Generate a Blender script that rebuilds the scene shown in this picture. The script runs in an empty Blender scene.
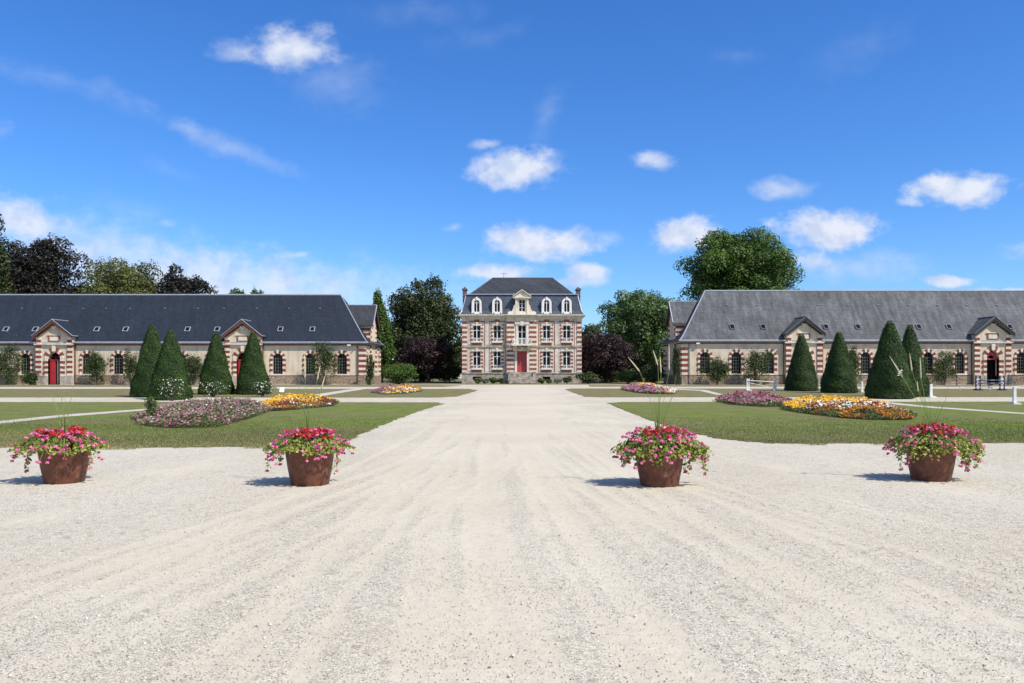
import bpy, bmesh, math, random
import numpy as np
from mathutils import Vector, Matrix
random.seed(7); RNG = np.random.default_rng(7)
scn = bpy.context.scene
COL = scn.collection
R = math.radians
# ------------------------------------------------------------------ camera, sky, sun
EYE, FPX, CX, HY = 1.65, 825.0, 512.0, 369.0
cam = bpy.data.cameras.new('camera'); cam.sensor_width = 36; cam.lens = 36*FPX/1024
cam.shift_y = (HY-341.5)/1024; cam.clip_end = 6000; cam.clip_start = .1
co = bpy.data.objects.new('camera', cam); COL.objects.link(co)
co.location = (0, 0, EYE); co.rotation_euler = (R(90), 0, 0); scn.camera = co
scn.view_settings.view_transform = 'Standard'; scn.view_settings.look = 'None'
scn.view_settings.exposure = 0.22; scn.view_settings.gamma = 1
SUN_EL, SUN_AZ = 49.0, 124.0
sd = Vector((math.sin(R(SUN_AZ))*math.cos(R(SUN_EL)), math.cos(R(SUN_AZ))*math.cos(R(SUN_EL)), math.sin(R(SUN_EL))))
sl = bpy.data.lights.new('sun', 'SUN'); sl.energy = 4.9; sl.angle = R(.53); sl.color = (1, .945, .865)
so = bpy.data.objects.new('sun', sl); COL.objects.link(so); so.rotation_euler = sd.to_track_quat('Z', 'Y').to_euler()
so.location = (30, -20, 40)
w = bpy.data.worlds.new('World'); scn.world = w; w.use_nodes = True
nt = w.node_tree; nt.nodes.clear(); N = nt.nodes.new; L = nt.links.new
def wm(op, a, b=None, c=None):
    n = N('ShaderNodeMath'); n.operation = op
    for i, v in enumerate((a, b, c)):
        if v is None: continue
        if isinstance(v, (int, float)): n.inputs[i].default_value = v
        else: L(v, n.inputs[i])
    return n.outputs[0]
out = N('ShaderNodeOutputWorld')
sky = N('ShaderNodeTexSky'); sky.sky_type = 'NISHITA'; sky.sun_disc = False
sky.sun_elevation = R(SUN_EL); sky.sun_rotation = R(SUN_AZ); sky.altitude = 0
sky.air_density = 1.0; sky.dust_density = 0.3; sky.ozone_density = 3.0
hs = N('ShaderNodeHueSaturation'); hs.inputs['Hue'].default_value = .497; hs.inputs['Saturation'].default_value = 1.22; hs.inputs['Value'].default_value = 1.0
L(sky.outputs[0], hs.inputs['Color'])
tn = N('ShaderNodeMix'); tn.data_type = 'RGBA'; tn.blend_type = 'MULTIPLY'; tn.inputs[0].default_value = 1; L(hs.outputs[0], tn.inputs[6]); tn.inputs[7].default_value = (.60, .83, 1.21, 1)
bg = N('ShaderNodeBackground'); L(tn.outputs[2], bg.inputs[0]); bg.inputs[1].default_value = 0.125
tc = N('ShaderNodeTexCoord'); sx = N('ShaderNodeSeparateXYZ'); L(tc.outputs['Generated'], sx.inputs[0])
ay = wm('MAXIMUM', wm('ABSOLUTE', sx.outputs[1]), .03)
cb = N('ShaderNodeCombineXYZ'); L(wm('DIVIDE', sx.outputs[0], ay), cb.inputs[0]); L(wm('DIVIDE', sx.outputs[2], ay), cb.inputs[1])
def wnoise(scale, detail, rough, stretch=1.0):
    mp = N('ShaderNodeMapping'); L(cb.outputs[0], mp.inputs[0]); mp.inputs['Scale'].default_value = (1, stretch, 1)
    n = N('ShaderNodeTexNoise'); n.inputs['Scale'].default_value = scale; n.inputs['Detail'].default_value = detail
    n.inputs['Roughness'].default_value = rough; L(mp.outputs[0], n.inputs['Vector']); return n
nz = wnoise(30, 8, .6, 1.4); nzb = wnoise(11, 4, .55, 1.3)
dv = N('ShaderNodeVectorMath'); dv.operation = 'SUBTRACT'; L(nzb.outputs['Color'], dv.inputs[0]); dv.inputs[1].default_value = (.5, .5, .5)
ds = N('ShaderNodeVectorMath'); ds.operation = 'MULTIPLY'; L(dv.outputs[0], ds.inputs[0]); ds.inputs[1].default_value = (.045, .03, 0)
pv = N('ShaderNodeVectorMath'); pv.operation = 'ADD'; L(cb.outputs[0], pv.inputs[0]); L(ds.outputs[0], pv.inputs[1])
nn = wm('MULTIPLY', wm('SUBTRACT', nz.outputs['Fac'], .5), 1.45)
# centre x, centre y, half width, half height (pixels of a 825 px focal length), tilt, opacity, softness
CL = [(292,50,52,27,0,.95,.75),(232,50,34,12,0,.55,.8),(335,82,60,36,-10,.2,.9),(515,169,50,20,0,.95,.5),(488,146,18,7,0,.55,.7),(548,158,16,8,0,.4,.8),
 (652,160,20,12,0,.75,.7),(540,243,66,20,0,.97,.5),(455,227,11,6,0,.4,.8),(611,236,22,10,0,.45,.8),(494,272,48,11,0,.9,.5),(585,270,24,10,0,.9,.5),
 (578,281,28,8,0,.7,.6),(686,234,38,19,0,.97,.45),(782,188,36,12,0,.6,.7),(956,189,56,18,0,.99,.4),(908,203,14,5,0,.6,.7),(828,227,56,21,0,.99,.4),
 (815,260,24,11,0,.75,.6),(860,264,95,22,0,.45,.9),(948,280,25,6,0,.9,.45),(1005,293,60,6,0,.8,.5),(849,291,9,4,0,.8,.5),(735,56,30,12,0,.09,.9),
 (100,256,330,46,-11,.60,.95),(240,288,290,46,-3,.55,.95),(12,216,70,24,-22,.8,.7),(120,285,260,40,0,.55,.95),(298,252,16,5,0,.5,.7),(165,222,14,6,0,.4,.8),(232,147,92,13,-24,.30,.9),(190,128,44,10,-22,.2,.9),(45,78,110,13,-14,.15,.95),(120,100,60,16,-25,.10,.95),
 (546,112,15,42,-20,.2,.9),(480,35,60,16,12,.08,.95),(860,50,70,28,25,.08,.95),(420,12,90,18,0,.1,.95),(130,208,70,16,-15,.16,.9),(1060,250,60,16,0,.6,.6),(-60,130,70,20,0,.5,.7),(1150,120,80,24,0,.8,.5),(170,165,40,12,-20,.1,.9)]
acc = None
for (px, py, rx, ry, tilt, op, soft) in CL:
    mp = N('ShaderNodeMapping'); mp.vector_type = 'TEXTURE'; L(pv.outputs[0], mp.inputs[0])
    mp.inputs['Location'].default_value = ((px-CX)/FPX, (HY-py)/FPX, 0)
    mp.inputs['Rotation'].default_value = (0, 0, R(tilt)); mp.inputs['Scale'].default_value = (rx/FPX, ry/FPX, 1)
    ln = N('ShaderNodeVectorMath'); ln.operation = 'LENGTH'; L(mp.outputs[0], ln.inputs[0])
    mr = N('ShaderNodeMapRange'); mr.interpolation_type = 'SMOOTHSTEP'
    L(wm('SUBTRACT', ln.outputs['Value'], nn), mr.inputs['Value'])
    mr.inputs['From Min'].default_value = 1.12; mr.inputs['From Max'].default_value = 1.12-(soft+.32)*(1 if op > .45 else 1.25)
    mr.inputs['To Min'].default_value = 0; mr.inputs['To Max'].default_value = op
    acc = mr.outputs[0] if acc is None else wm('ADD', acc, wm('MULTIPLY', mr.outputs[0], wm('SUBTRACT', 1.0, acc)))
cr = N('ShaderNodeValToRGB'); nz2 = wnoise(34, 5, .55); L(nz2.outputs['Fac'], cr.inputs[0])
cr.color_ramp.elements[0].position = .36; cr.color_ramp.elements[0].color = (.56, .65, .84, 1)
cr.color_ramp.elements[1].position = .56; cr.color_ramp.elements[1].color = (.76, .80, .91, 1)
bc = N('ShaderNodeBackground'); L(cr.outputs[0], bc.inputs[0]); bc.inputs[1].default_value = .92
# unseen broken cloud added behind the camera to whiten the bluish shadows
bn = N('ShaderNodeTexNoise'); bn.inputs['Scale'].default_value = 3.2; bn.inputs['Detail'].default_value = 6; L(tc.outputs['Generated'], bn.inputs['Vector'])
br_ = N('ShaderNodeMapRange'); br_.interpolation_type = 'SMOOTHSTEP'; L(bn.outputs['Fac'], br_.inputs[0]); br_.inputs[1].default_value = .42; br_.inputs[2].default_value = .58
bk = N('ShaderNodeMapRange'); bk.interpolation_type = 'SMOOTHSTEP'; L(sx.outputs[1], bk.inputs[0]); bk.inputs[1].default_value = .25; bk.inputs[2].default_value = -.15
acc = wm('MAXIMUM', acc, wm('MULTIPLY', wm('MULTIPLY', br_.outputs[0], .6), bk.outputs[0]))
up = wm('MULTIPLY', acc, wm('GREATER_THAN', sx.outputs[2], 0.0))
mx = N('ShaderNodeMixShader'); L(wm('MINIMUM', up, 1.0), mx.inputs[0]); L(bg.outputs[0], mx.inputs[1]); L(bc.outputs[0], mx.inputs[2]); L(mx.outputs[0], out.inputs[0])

# ------------------------------------------------------------------ helpers
def P(px, py, z=0.0):
    Y = (EYE-z)*FPX/(py-HY); return Vector(((px-CX)/FPX*Y, Y, z))
def at(px, Y): return (px-CX)/FPX*Y
def tag(o, label=None, cat=None, group=None, kind=None):
    if label: o['label'] = label
    if cat: o['category'] = cat
    if group: o['group'] = group
    if kind: o['kind'] = kind
    return o
WL = {}
def thing(name, label, cat, loc, group=None):
    o = bpy.data.objects.new(name, None); COL.objects.link(o); o.location = loc; o.empty_display_size = .3
    WL[o.name] = Vector(loc); return tag(o, label, cat, group)
class MB:
    def __init__(s, T=None): s.V = []; s.F = []; s.M = []; s.T = T
    def poly(s, pts, m=0):
        b = len(s.V); s.V += [tuple(p) for p in pts]; s.F.append(tuple(range(b, b+len(pts)))); s.M.append(m)
    def hexa(s, p, m=0):   # 8 corners: bottom ring 4, top ring 4
        b = len(s.V); s.V += [tuple(q) for q in p]
        for f in ((0,3,2,1),(4,5,6,7),(0,1,5,4),(1,2,6,5),(2,3,7,6),(3,0,4,7)): s.F.append(tuple(b+i for i in f)); s.M.append(m)
    def box(s, x0, x1, y0, y1, z0, z1, m=0):
        s.hexa([(x0,y0,z0),(x1,y0,z0),(x1,y1,z0),(x0,y1,z0),(x0,y0,z1),(x1,y0,z1),(x1,y1,z1),(x0,y1,z1)], m)
    def prism(s, prof, y0, y1, fn=lambda a, b, d: (a, d, b), m=0):   # profile in (a,b), extruded along d
        n = len(prof); b = len(s.V)
        s.V += [fn(a, z, y0) for a, z in prof]+[fn(a, z, y1) for a, z in prof]
        s.F.append(tuple(range(b, b+n))); s.F.append(tuple(range(b+2*n-1, b+n-1, -1))); s.M += [m, m]
        for i in range(n):
            j = (i+1) % n; s.F.append((b+i, b+n+i, b+n+j, b+j)); s.M.append(m)
    def tube(s, pts, rad, n=6, m=0, cap=True):
        pts = [Vector(p) for p in pts]; b = len(s.V)
        for i, p in enumerate(pts):
            d = (pts[min(i+1, len(pts)-1)]-pts[max(i-1, 0)]).normalized()
            a = d.cross(Vector((0, 1, 0.01))); a = (a if a.length > 1e-3 else Vector((1, 0, 0))).normalized(); c = d.cross(a)
            r = rad[i] if isinstance(rad, (list, tuple)) else rad
            for k in range(n):
                t = 2*math.pi*k/n; s.V.append(tuple(p+a*(r*math.cos(t))+c*(r*math.sin(t))))
        for i in range(len(pts)-1):
            for k in range(n):
                s.F.append((b+i*n+k, b+i*n+(k+1) % n, b+(i+1)*n+(k+1) % n, b+(i+1)*n+k)); s.M.append(m)
        if cap:
            s.F.append(tuple(b+k for k in range(n))); s.F.append(tuple(b+(len(pts)-1)*n+k for k in range(n))); s.M += [m, m]
    def lathe(s, prof, cx, cy, cz, n=32, m=0):
        b = len(s.V)
        for r, z in prof:
            for k in range(n):
                t = 2*math.pi*k/n; s.V.append((cx+r*math.cos(t), cy+r*math.sin(t), cz+z))
        for i in range(len(prof)-1):
            for k in range(n): s.F.append((b+i*n+k, b+i*n+(k+1) % n, b+(i+1)*n+(k+1) % n, b+(i+1)*n+k)); s.M.append(m)
    def build(s, name, mats, parent=None, smooth=False, z0=None):
        V = [s.T(*v) for v in s.V] if s.T else s.V
        A = np.array(V, float).reshape(-1, 3)
        c = (A.min(0)+A.max(0))/2; c[2] = A[:, 2].min() if z0 is None else z0
        me = bpy.data.meshes.new(name); me.from_pydata((A-c).tolist(), [], s.F)
        if not isinstance(mats, (list, tuple)): mats = [mats]
        for m in mats: me.materials.append(m)
        me.polygons.foreach_set('material_index', s.M)
        if smooth: me.polygons.foreach_set('use_smooth', [True]*len(s.F))
        bm = bmesh.new(); bm.from_mesh(me); bmesh.ops.recalc_face_normals(bm, faces=bm.faces); bm.to_mesh(me); bm.free()
        return link(name, me, c, parent)
def link(name, me, c, parent=None):
    me.update(); o = bpy.data.objects.new(name, me); COL.objects.link(o); c = Vector([float(q) for q in c])
    if parent: o.parent = parent; o.location = c-WL[parent.name]
    else: o.location = c
    WL[o.name] = c; return o
def scatter(name, pts, nrm, size, mat, parent=None, tone=None, aspect=1.0, lift=None, shape=4, tris=False):
    """one mesh of small leaf faces: centres pts, facing nrm, sizes"""
    n = len(pts); pts = np.asarray(pts, float); nrm = np.asarray(nrm, float)
    nrm /= np.linalg.norm(nrm, axis=1, keepdims=True)+1e-9
    r = RNG.normal(size=(n, 3)); a = np.cross(nrm, r); a /= np.linalg.norm(a, axis=1, keepdims=True)+1e-9
    b = np.cross(nrm, a); s = np.broadcast_to(np.asarray(size, float), (n,))[:, None]
    k = shape; ang = np.arange(k)*2*np.pi/k
    V = np.empty((n, k, 3))
    for i in range(k):
        rr = 1.0 if k != 5 else (1.15 if i == 0 else .9)
        V[:, i] = pts+a*s*np.cos(ang[i])*rr+b*s*np.sin(ang[i])*aspect+nrm*s*(.22 if i % 2 else -.1)
    V = V.reshape(-1, 3); c = np.array([V[:, 0].mean(), V[:, 1].mean(), V[:, 2].min()])
    me = bpy.data.meshes.new(name); me.vertices.add(n*k); me.vertices.foreach_set('co', (V-c).ravel())
    me.loops.add(n*k); me.loops.foreach_set('vertex_index', np.arange(n*k, dtype=np.int32))
    me.polygons.add(n); me.polygons.foreach_set('loop_start', np.arange(0, n*k, k, dtype=np.int32)); me.polygons.foreach_set('loop_total', np.full(n, k, dtype=np.int32))
    me.update(calc_edges=True)
    t = RNG.random(n) if tone is None else np.asarray(tone)
    at_ = me.attributes.new('tone', 'FLOAT', 'POINT'); at_.data.foreach_set('value', np.repeat(t, k).astype(np.float32))
    me.materials.append(mat); return link(name, me, c, parent)

# ------------------------------------------------------------------ materials
def newmat(name, rough=.8, spec=.3):
    m = bpy.data.materials.new(name); m.use_nodes = True; t = m.node_tree; b = t.nodes['Principled BSDF']
    b.inputs['Roughness'].default_value = rough; b.inputs['Specular IOR Level'].default_value = spec
    return m, t, b
def nd(t, typ, **kw):
    n = t.nodes.new(typ)
    for k, v in kw.items():
        if k in n.inputs: n.inputs[k].default_value = v
        else: setattr(n, k, v)
    return n
def ramp(t, fac, stops):
    r = t.nodes.new('ShaderNodeValToRGB'); t.links.new(fac, r.inputs[0]); e = r.color_ramp.elements
    e[0].position, e[0].color = stops[0][0], (*stops[0][1], 1); e[1].position, e[1].color = stops[-1][0], (*stops[-1][1], 1)
    for p, c in stops[1:-1]: q = e.new(p); q.color = (*c, 1)
    return r.outputs[0]
def mul(t, a, b, fac=1.0, mode='MULTIPLY'):
    m = t.nodes.new('ShaderNodeMix'); m.data_type = 'RGBA'; m.blend_type = mode
    if isinstance(fac, float): m.inputs[0].default_value = fac
    else: t.links.new(fac, m.inputs[0])
    for i, v in ((6, a), (7, b)):
        if isinstance(v, tuple): m.inputs[i].default_value = (*v, 1)
        else: t.links.new(v, m.inputs[i])
    return m.outputs[2]
def pos(t, scale=(1, 1, 1)):
    g = t.nodes.new('ShaderNodeNewGeometry'); m = t.nodes.new('ShaderNodeMapping'); m.inputs['Scale'].default_value = scale
    t.links.new(g.outputs['Position'], m.inputs[0]); return m.outputs[0]
def noise(t, vec, scale, detail=4, rough=.55):
    n = nd(t, 'ShaderNodeTexNoise', Scale=scale, Detail=detail, Roughness=rough); t.links.new(vec, n.inputs['Vector']); return n.outputs['Fac']
def mapr(t, x, a, b_):
    n = t.nodes.new('ShaderNodeMapRange'); t.links.new(x, n.inputs[0]); n.inputs[1].default_value = a; n.inputs[2].default_value = b_; return n.outputs[0]
def bump(t, b, h, strength, dist):
    n = nd(t, 'ShaderNodeBump', Strength=strength, Distance=dist); t.links.new(h, n.inputs['Height']); t.links.new(n.outputs[0], b.inputs['Normal'])
def flat(name, c, rough=.8, var=.25, scale=3.0, spec=.3, fine=40, metal=0, stain=0):
    m, t, b = newmat(name, rough, spec); v = pos(t); b.inputs['Metallic'].default_value = metal
    lo = tuple(x*(1-var) for x in c); hi = tuple(min(x*(1+var*.7), 1) for x in c)
    k = ramp(t, noise(t, v, scale, 5, .6), [(.3, lo), (.5, c), (.7, hi)])
    k = mul(t, k, ramp(t, noise(t, v, fine, 2), [(.3, (.86,)*3), (.7, (1, 1, 1))]))
    if stain: k = mul(t, k, ramp(t, noise(t, pos(t, (1, 1, .14)), 2.6, 6, .7), [(.36, (1-stain, 1-stain, 1-stain*1.1)), (.56, (1, 1, 1))]))
    t.links.new(k, b.inputs['Base Color']); bump(t, b, noise(t, v, fine, 3), .25, .01); return m
def leafmat(name, stops, trans=.25, rough=.55):
    m, t, b = newmat(name, rough, .35); a = nd(t, 'ShaderNodeAttribute', attribute_name='tone')
    c = ramp(t, a.outputs['Fac'], stops); t.links.new(c, b.inputs['Base Color'])
    tr = t.nodes.new('ShaderNodeBsdfTranslucent'); t.links.new(mul(t, c, (1.2, 1.35, .7)), tr.inputs[0])
    x = t.nodes.new('ShaderNodeMixShader'); x.inputs[0].default_value = trans
    t.links.new(b.outputs[0], x.inputs[1]); t.links.new(tr.outputs[0], x.inputs[2]); t.links.new(x.outputs[0], t.nodes['Material Output'].inputs[0]); return m
M = {}
M['plaster'] = flat('plaster', (.71, .60, .44), .9, .13, .9, stain=.2)
M['plaster_white'] = flat('plaster_white', (.72, .65, .52), .9, .16, 1.6, stain=.25)
M['stone'] = flat('stone', (.78, .70, .56), .85, .20, 2.2, stain=.25)
M['stone_grey'] = flat('stone_grey', (.42, .37, .30), .9, .45, 2.4, stain=.4)
M['brick'] = flat('brick', (.235, .065, .045), .9, .35, 5, fine=18)
M['brick_pale'] = flat('brick_pale', (.30, .105, .075), .9, .35, 5, fine=18)
M['red_paint'] = flat('red_paint', (.40, .022, .026), .45, .12, 2, .5)
M['pink_paint'] = flat('pink_paint', (.44, .05, .055), .5, .10, 2, .5)
M['red_trim'] = flat('red_trim', (.17, .055, .04), .7, .2, 3)
M['dark_trim'] = flat('dark_trim', (.045, .04, .038), .7, .2, 3)
M['white'] = flat('white_paint', (.80, .79, .75), .5, .08, 4)
M['frame_grey'] = flat('frame_grey', (.19, .19, .18), .6, .15, 4)
M['zinc'] = flat('zinc', (.42, .45, .49), .45, .15, 3, .5, metal=.3)
M['zinc_dark'] = flat('zinc_dark', (.13, .14, .155), .5, .2, 3, .5)
M['iron'] = flat('iron', (.03, .03, .035), .6, .2, 5)
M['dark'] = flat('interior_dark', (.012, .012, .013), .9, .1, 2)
M['navy'] = flat('navy_paint', (.02, .03, .09), .5, .15, 4)
M['bark'] = flat('bark', (.09, .07, .05), .95, .35, 6)
M['bark_grey'] = flat('bark_grey', (.07, .062, .055), .95, .35, 6)
M['soil'] = flat('soil', (.07, .05, .035), .95, .3, 6)
m, t, b = newmat('window_glass', .12, .18); b.inputs['Base Color'].default_value = (.006, .007, .008, 1); M['glass'] = m
M['white_stone'] = flat('white_stone', (.73, .68, .58), .9, .2, 1.6, stain=.3)
M['stone_dark'] = flat('stone_dark', (.16, .13, .11), .9, .3, 3)
# rubble stone plinth
m, t, b = newmat('rubble'); v = pos(t, (1, 1, 1.3)); vo = nd(t, 'ShaderNodeTexVoronoi', Scale=3.6); t.links.new(v, vo.inputs['Vector'])
sc = t.nodes.new('ShaderNodeSeparateColor'); t.links.new(vo.outputs['Color'], sc.inputs[0])
c = ramp(t, sc.outputs[0], [(0, (.60, .52, .42)), (.35, (.46, .34, .27)), (.6, (.66, .60, .50)), (.85, (.46, .27, .20)), (1, (.70, .64, .54))])
ve = nd(t, 'ShaderNodeTexVoronoi', Scale=3.6); ve.feature = 'DISTANCE_TO_EDGE'; t.links.new(v, ve.inputs['Vector'])
c = mul(t, (.40, .35, .28), c, ramp(t, ve.outputs['Distance'], [(.02, (0, 0, 0)), (.07, (1, 1, 1))])); t.links.new(c, b.inputs['Base Color']); bump(t, b, ve.outputs['Distance'], .6, .05); M['rubble'] = m
# slates
def slate(name, base, var, streak, rough=.55, spec=.3):
    m, t, b = newmat(name, rough, spec); v = pos(t)
    br = nd(t, 'ShaderNodeTexBrick', Scale=1.0); br.inputs['Mortar Size'].default_value = .012; br.inputs['Brick Width'].default_value = .26; br.inputs['Row Height'].default_value = .17
    cmb = t.nodes.new('ShaderNodeCombineXYZ'); s2 = t.nodes.new('ShaderNodeSeparateXYZ'); t.links.new(v, s2.inputs[0]); ad = t.nodes.new('ShaderNodeMath'); t.links.new(s2.outputs[0], ad.inputs[0]); t.links.new(s2.outputs[1], ad.inputs[1])
    t.links.new(ad.outputs[0], cmb.inputs[0]); t.links.new(s2.outputs[2], cmb.inputs[1]); t.links.new(cmb.outputs[0], br.inputs['Vector'])
    br.inputs['Color1'].default_value = (.72, .72, .74, 1); br.inputs['Color2'].default_value = (1, 1, 1, 1); br.inputs['Mortar'].default_value = (.5, .5, .52, 1)
    # weather streaks run down the slope, leaning a little
    sh = t.nodes.new('ShaderNodeCombineXYZ'); a2 = t.nodes.new('ShaderNodeMath'); a2.operation = 'MULTIPLY_ADD'; t.links.new(s2.outputs[2], a2.inputs[0]); a2.inputs[1].default_value = -streak[1]; t.links.new(ad.outputs[0], a2.inputs[2])
    zm = t.nodes.new('ShaderNodeMath'); zm.operation = 'MULTIPLY'; t.links.new(s2.outputs[2], zm.inputs[0]); zm.inputs[1].default_value = .22
    t.links.new(a2.outputs[0], sh.inputs[0]); t.links.new(zm.outputs[0], sh.inputs[1])
    st = noise(t, sh.outputs[0], 1.7, 6, .7)
    lo = tuple(x*(1-var) for x in base); hi = tuple(x*(1+var*1.5) for x in base)
    c = ramp(t, st, [(.32, lo), (.5, base), (.68, hi)]); c = mul(t, c, br.outputs[0])
    c = mul(t, c, ramp(t, noise(t, v, .35, 3), [(.35, tuple(1-streak[0]*.6 for _ in range(3))), (.65, (1, 1, 1))]))
    c = mul(t, c, ramp(t, noise(t, v, 9, 3, .7), [(.3, (.8, .8, .8)), (.7, (1.0, 1.0, 1.0))]))
    t.links.new(c, b.inputs['Base Color']); bump(t, b, br.outputs['Fac'], -.4, .01); return m
M['slate_new'] = slate('slate_new', (.027, .036, .050), .16, (.15, .6), .6, .25)
M['slate_old'] = slate('slate_old', (.155, .16, .16), .34, (.5, 1.0), .75, .2)
M['slate_mansard'] = slate('slate_mansard', (.085, .11, .145), .2, (.2, 0), .6)
M['slate_top'] = slate('slate_top', (.062, .068, .075), .25, (.3, .4), .75, .2)
# gravel
m, t, b = newmat('gravel', .95, .1); v = pos(t)
tk = nd(t, 'ShaderNodeAttribute', attribute_name='track')
vo = nd(t, 'ShaderNodeTexVoronoi', Scale=105); t.links.new(v, vo.inputs['Vector']); sc = t.nodes.new('ShaderNodeSeparateColor'); t.links.new(vo.outputs['Color'], sc.inputs[0])
peb = ramp(t, sc.outputs[0], [(0, (.11, .10, .085)), (.14, (.33, .30, .24)), (.5, (.51, .475, .385)), (.85, (.635, .595, .495)), (1, (.82, .78, .69))])
vo2 = nd(t, 'ShaderNodeTexVoronoi', Scale=19); t.links.new(v, vo2.inputs['Vector']); sc2 = t.nodes.new('ShaderNodeSeparateColor'); t.links.new(vo2.outputs['Color'], sc2.inputs[0])
peb = mul(t, peb, ramp(t, sc2.outputs[1], [(0, (.60, .58, .55)), (.10, (.90, .89, .88)), (1, (1.04, 1.03, 1.02))]))
dust = ramp(t, noise(t, v, 11, 8, .75), [(.3, (.51, .46, .355)), (.7, (.64, .585, .465))])
big = noise(t, pos(t, (1, .30, 1)), .8, 7, .7)
mm = t.nodes.new('ShaderNodeMath'); mm.operation = 'MULTIPLY_ADD'; t.links.new(big, mm.inputs[0]); mm.inputs[1].default_value = 1.5; t.links.new(tk.outputs['Fac'], mm.inputs[2])
c = mul(t, peb, dust, ramp(t, mm.outputs[0], [(.55, (.16,)*3), (.85, (.46,)*3), (1.25/1.3, (.86,)*3)]), 'MIX')
c = mul(t, c, ramp(t, noise(t, v, .22, 5, .6), [(.3, (.90, .87, .82)), (.65, (1.0, .995, .98))]))
t.links.new(c, b.inputs['Base Color']); bump(t, b, vo.outputs['Distance'], .22, .008); M['gravel'] = m
m, t, b = newmat('path_dust', .95, .1); v = pos(t); t.links.new(ramp(t, noise(t, v, 6, 6, .7), [(.3, (.42, .38, .32)), (.7, (.56, .515, .445))]), b.inputs['Base Color']); M['path'] = m
# pebbles
m, t, b = newmat('pebble', .8, .2); a = nd(t, 'ShaderNodeAttribute', attribute_name='tone')
t.links.new(ramp(t, a.outputs['Fac'], [(0, (.18, .155, .13)), (.10, (.36, .32, .265)), (.45, (.50, .455, .38)), (1, (.76, .72, .63))]), b.inputs['Base Color']); M['pebble'] = m
# lawn
m, t, b = newmat('lawn', .95, .1); v = pos(t)
g = ramp(t, noise(t, v, 26, 6, .8), [(.30, (.060, .090, .012)), (.5, (.150, .205, .034)), (.70, (.28, .33, .07))])
dr = ramp(t, noise(t, v, 21, 6, .8), [(.3, (.10, .085, .04)), (.5, (.20, .17, .085)), (.7, (.34, .29, .16))])
k = noise(t, pos(t, (.35, 1, 1)), .32, 6, .72); sp_ = t.nodes.new('ShaderNodeSeparateXYZ'); t.links.new(v, sp_.inputs[0])
yy = ramp(t, mapr(t, sp_.outputs[1], 14, 90), [(.03, (.80,)*3), (.065, (.50,)*3), (.12, (.20,)*3), (.26, (.18,)*3), (.36, (.42,)*3), (.55, (.62,)*3), (1, (.78,)*3)])
km = t.nodes.new('ShaderNodeMath'); km.operation = 'MULTIPLY_ADD'; t.links.new(k, km.inputs[0]); km.inputs[1].default_value = 2.6; t.links.new(yy, km.inputs[2])
km2 = t.nodes.new('ShaderNodeMath'); km2.operation = 'MULTIPLY_ADD'; t.links.new(noise(t, v, 2.3, 5, .7), km2.inputs[0]); km2.inputs[1].default_value = .9; t.links.new(km.outputs[0], km2.inputs[2])
km3 = t.nodes.new('ShaderNodeMath'); km3.operation = 'SUBTRACT'; t.links.new(km2.outputs[0], km3.inputs[0]); km3.inputs[1].default_value = 1.50
c = mul(t, g, dr, ramp(t, km3.outputs[0], [(.12, (0,)*3), (.45, (.38,)*3), (.85, (.95,)*3)]), 'MIX')
dn = nd(t, 'ShaderNodeAttribute', attribute_name='track'); c = mul(t, c, ramp(t, noise(t, v, 1.1, 4, .6), [(.3, (.78,)*3), (.7, (1.12,)*3)]))
t.links.new(c, b.inputs['Base Color']); bump(t, b, noise(t, v, 45, 4, .8), .8, .04); M['lawn'] = m
M['grass_blade'] = leafmat('grass_blade', [(0, (.05, .09, .012)), (.45, (.14, .19, .036)), (.8, (.25, .22, .08)), (1, (.40, .34, .17))], .3)
M['leaf_dark'] = leafmat('leaf_dark', [(0, (.024, .034, .011)), (.6, (.048, .066, .019)), (1, (.105, .125, .037))], .18)
M['leaf_beech'] = leafmat('leaf_beech', [(0, (.013, .014, .010)), (.6, (.025, .024, .017)), (1, (.055, .042, .028))], .15)
M['leaf_mid'] = leafmat('leaf_mid', [(0, (.035, .068, .014)), (.5, (.075, .135, .025)), (1, (.16, .24, .05))], .3)
M['leaf_light'] = leafmat('leaf_light', [(0, (.05, .065, .018)), (.5, (.105, .125, .032)), (1, (.22, .23, .08))], .28)
M['leaf_pale'] = leafmat('leaf_pale', [(0, (.035, .07, .018)), (.5, (.085, .145, .04)), (.85, (.17, .25, .09)), (1, (.38, .45, .28))], .25)
M['leaf_purple'] = leafmat('leaf_purple', [(0, (.014, .009, .009)), (.6, (.034, .016, .017)), (1, (.075, .034, .032))], .12)
M['yew'] = leafmat('yew', [(0, (.015, .034, .006)), (.5, (.032, .070, .010)), (1, (.07, .135, .018))], .12)
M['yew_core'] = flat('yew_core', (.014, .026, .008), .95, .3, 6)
M['leaf_climb'] = leafmat('leaf_climb', [(0, (.022, .042, .012)), (.5, (.05, .085, .022)), (1, (.14, .18, .055))], .25)
M['leaf_pot'] = leafmat('leaf_pot', [(0, (.07, .11, .015)), (.5, (.25, .29, .045)), (1, (.58, .58, .17))], .35)
M['leaf_bed'] = leafmat('leaf_bed', [(0, (.05, .085, .022)), (.5, (.10, .14, .04)), (1, (.21, .24, .10))], .28)
M['leaf_greybed'] = leafmat('leaf_greybed', [(0, (.12, .13, .09)), (.5, (.20, .22, .15)), (1, (.33, .35, .27))], .2)
M['stem'] = flat('stem', (.19, .26, .06), .6, .2, 8)
M['plume'] = flat('plume', (.55, .47, .30), .9, .2, 14)
def petal(name, a_, b_): M[name] = leafmat(name, [(0, a_), (1, b_)], .25, .6)
petal('pink', (.42, .03, .14), (.90, .27, .50)); petal('red', (.30, .006, .012), (.74, .03, .045)); petal('yellow', (.70, .34, .012), (.86, .55, .04))
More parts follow.
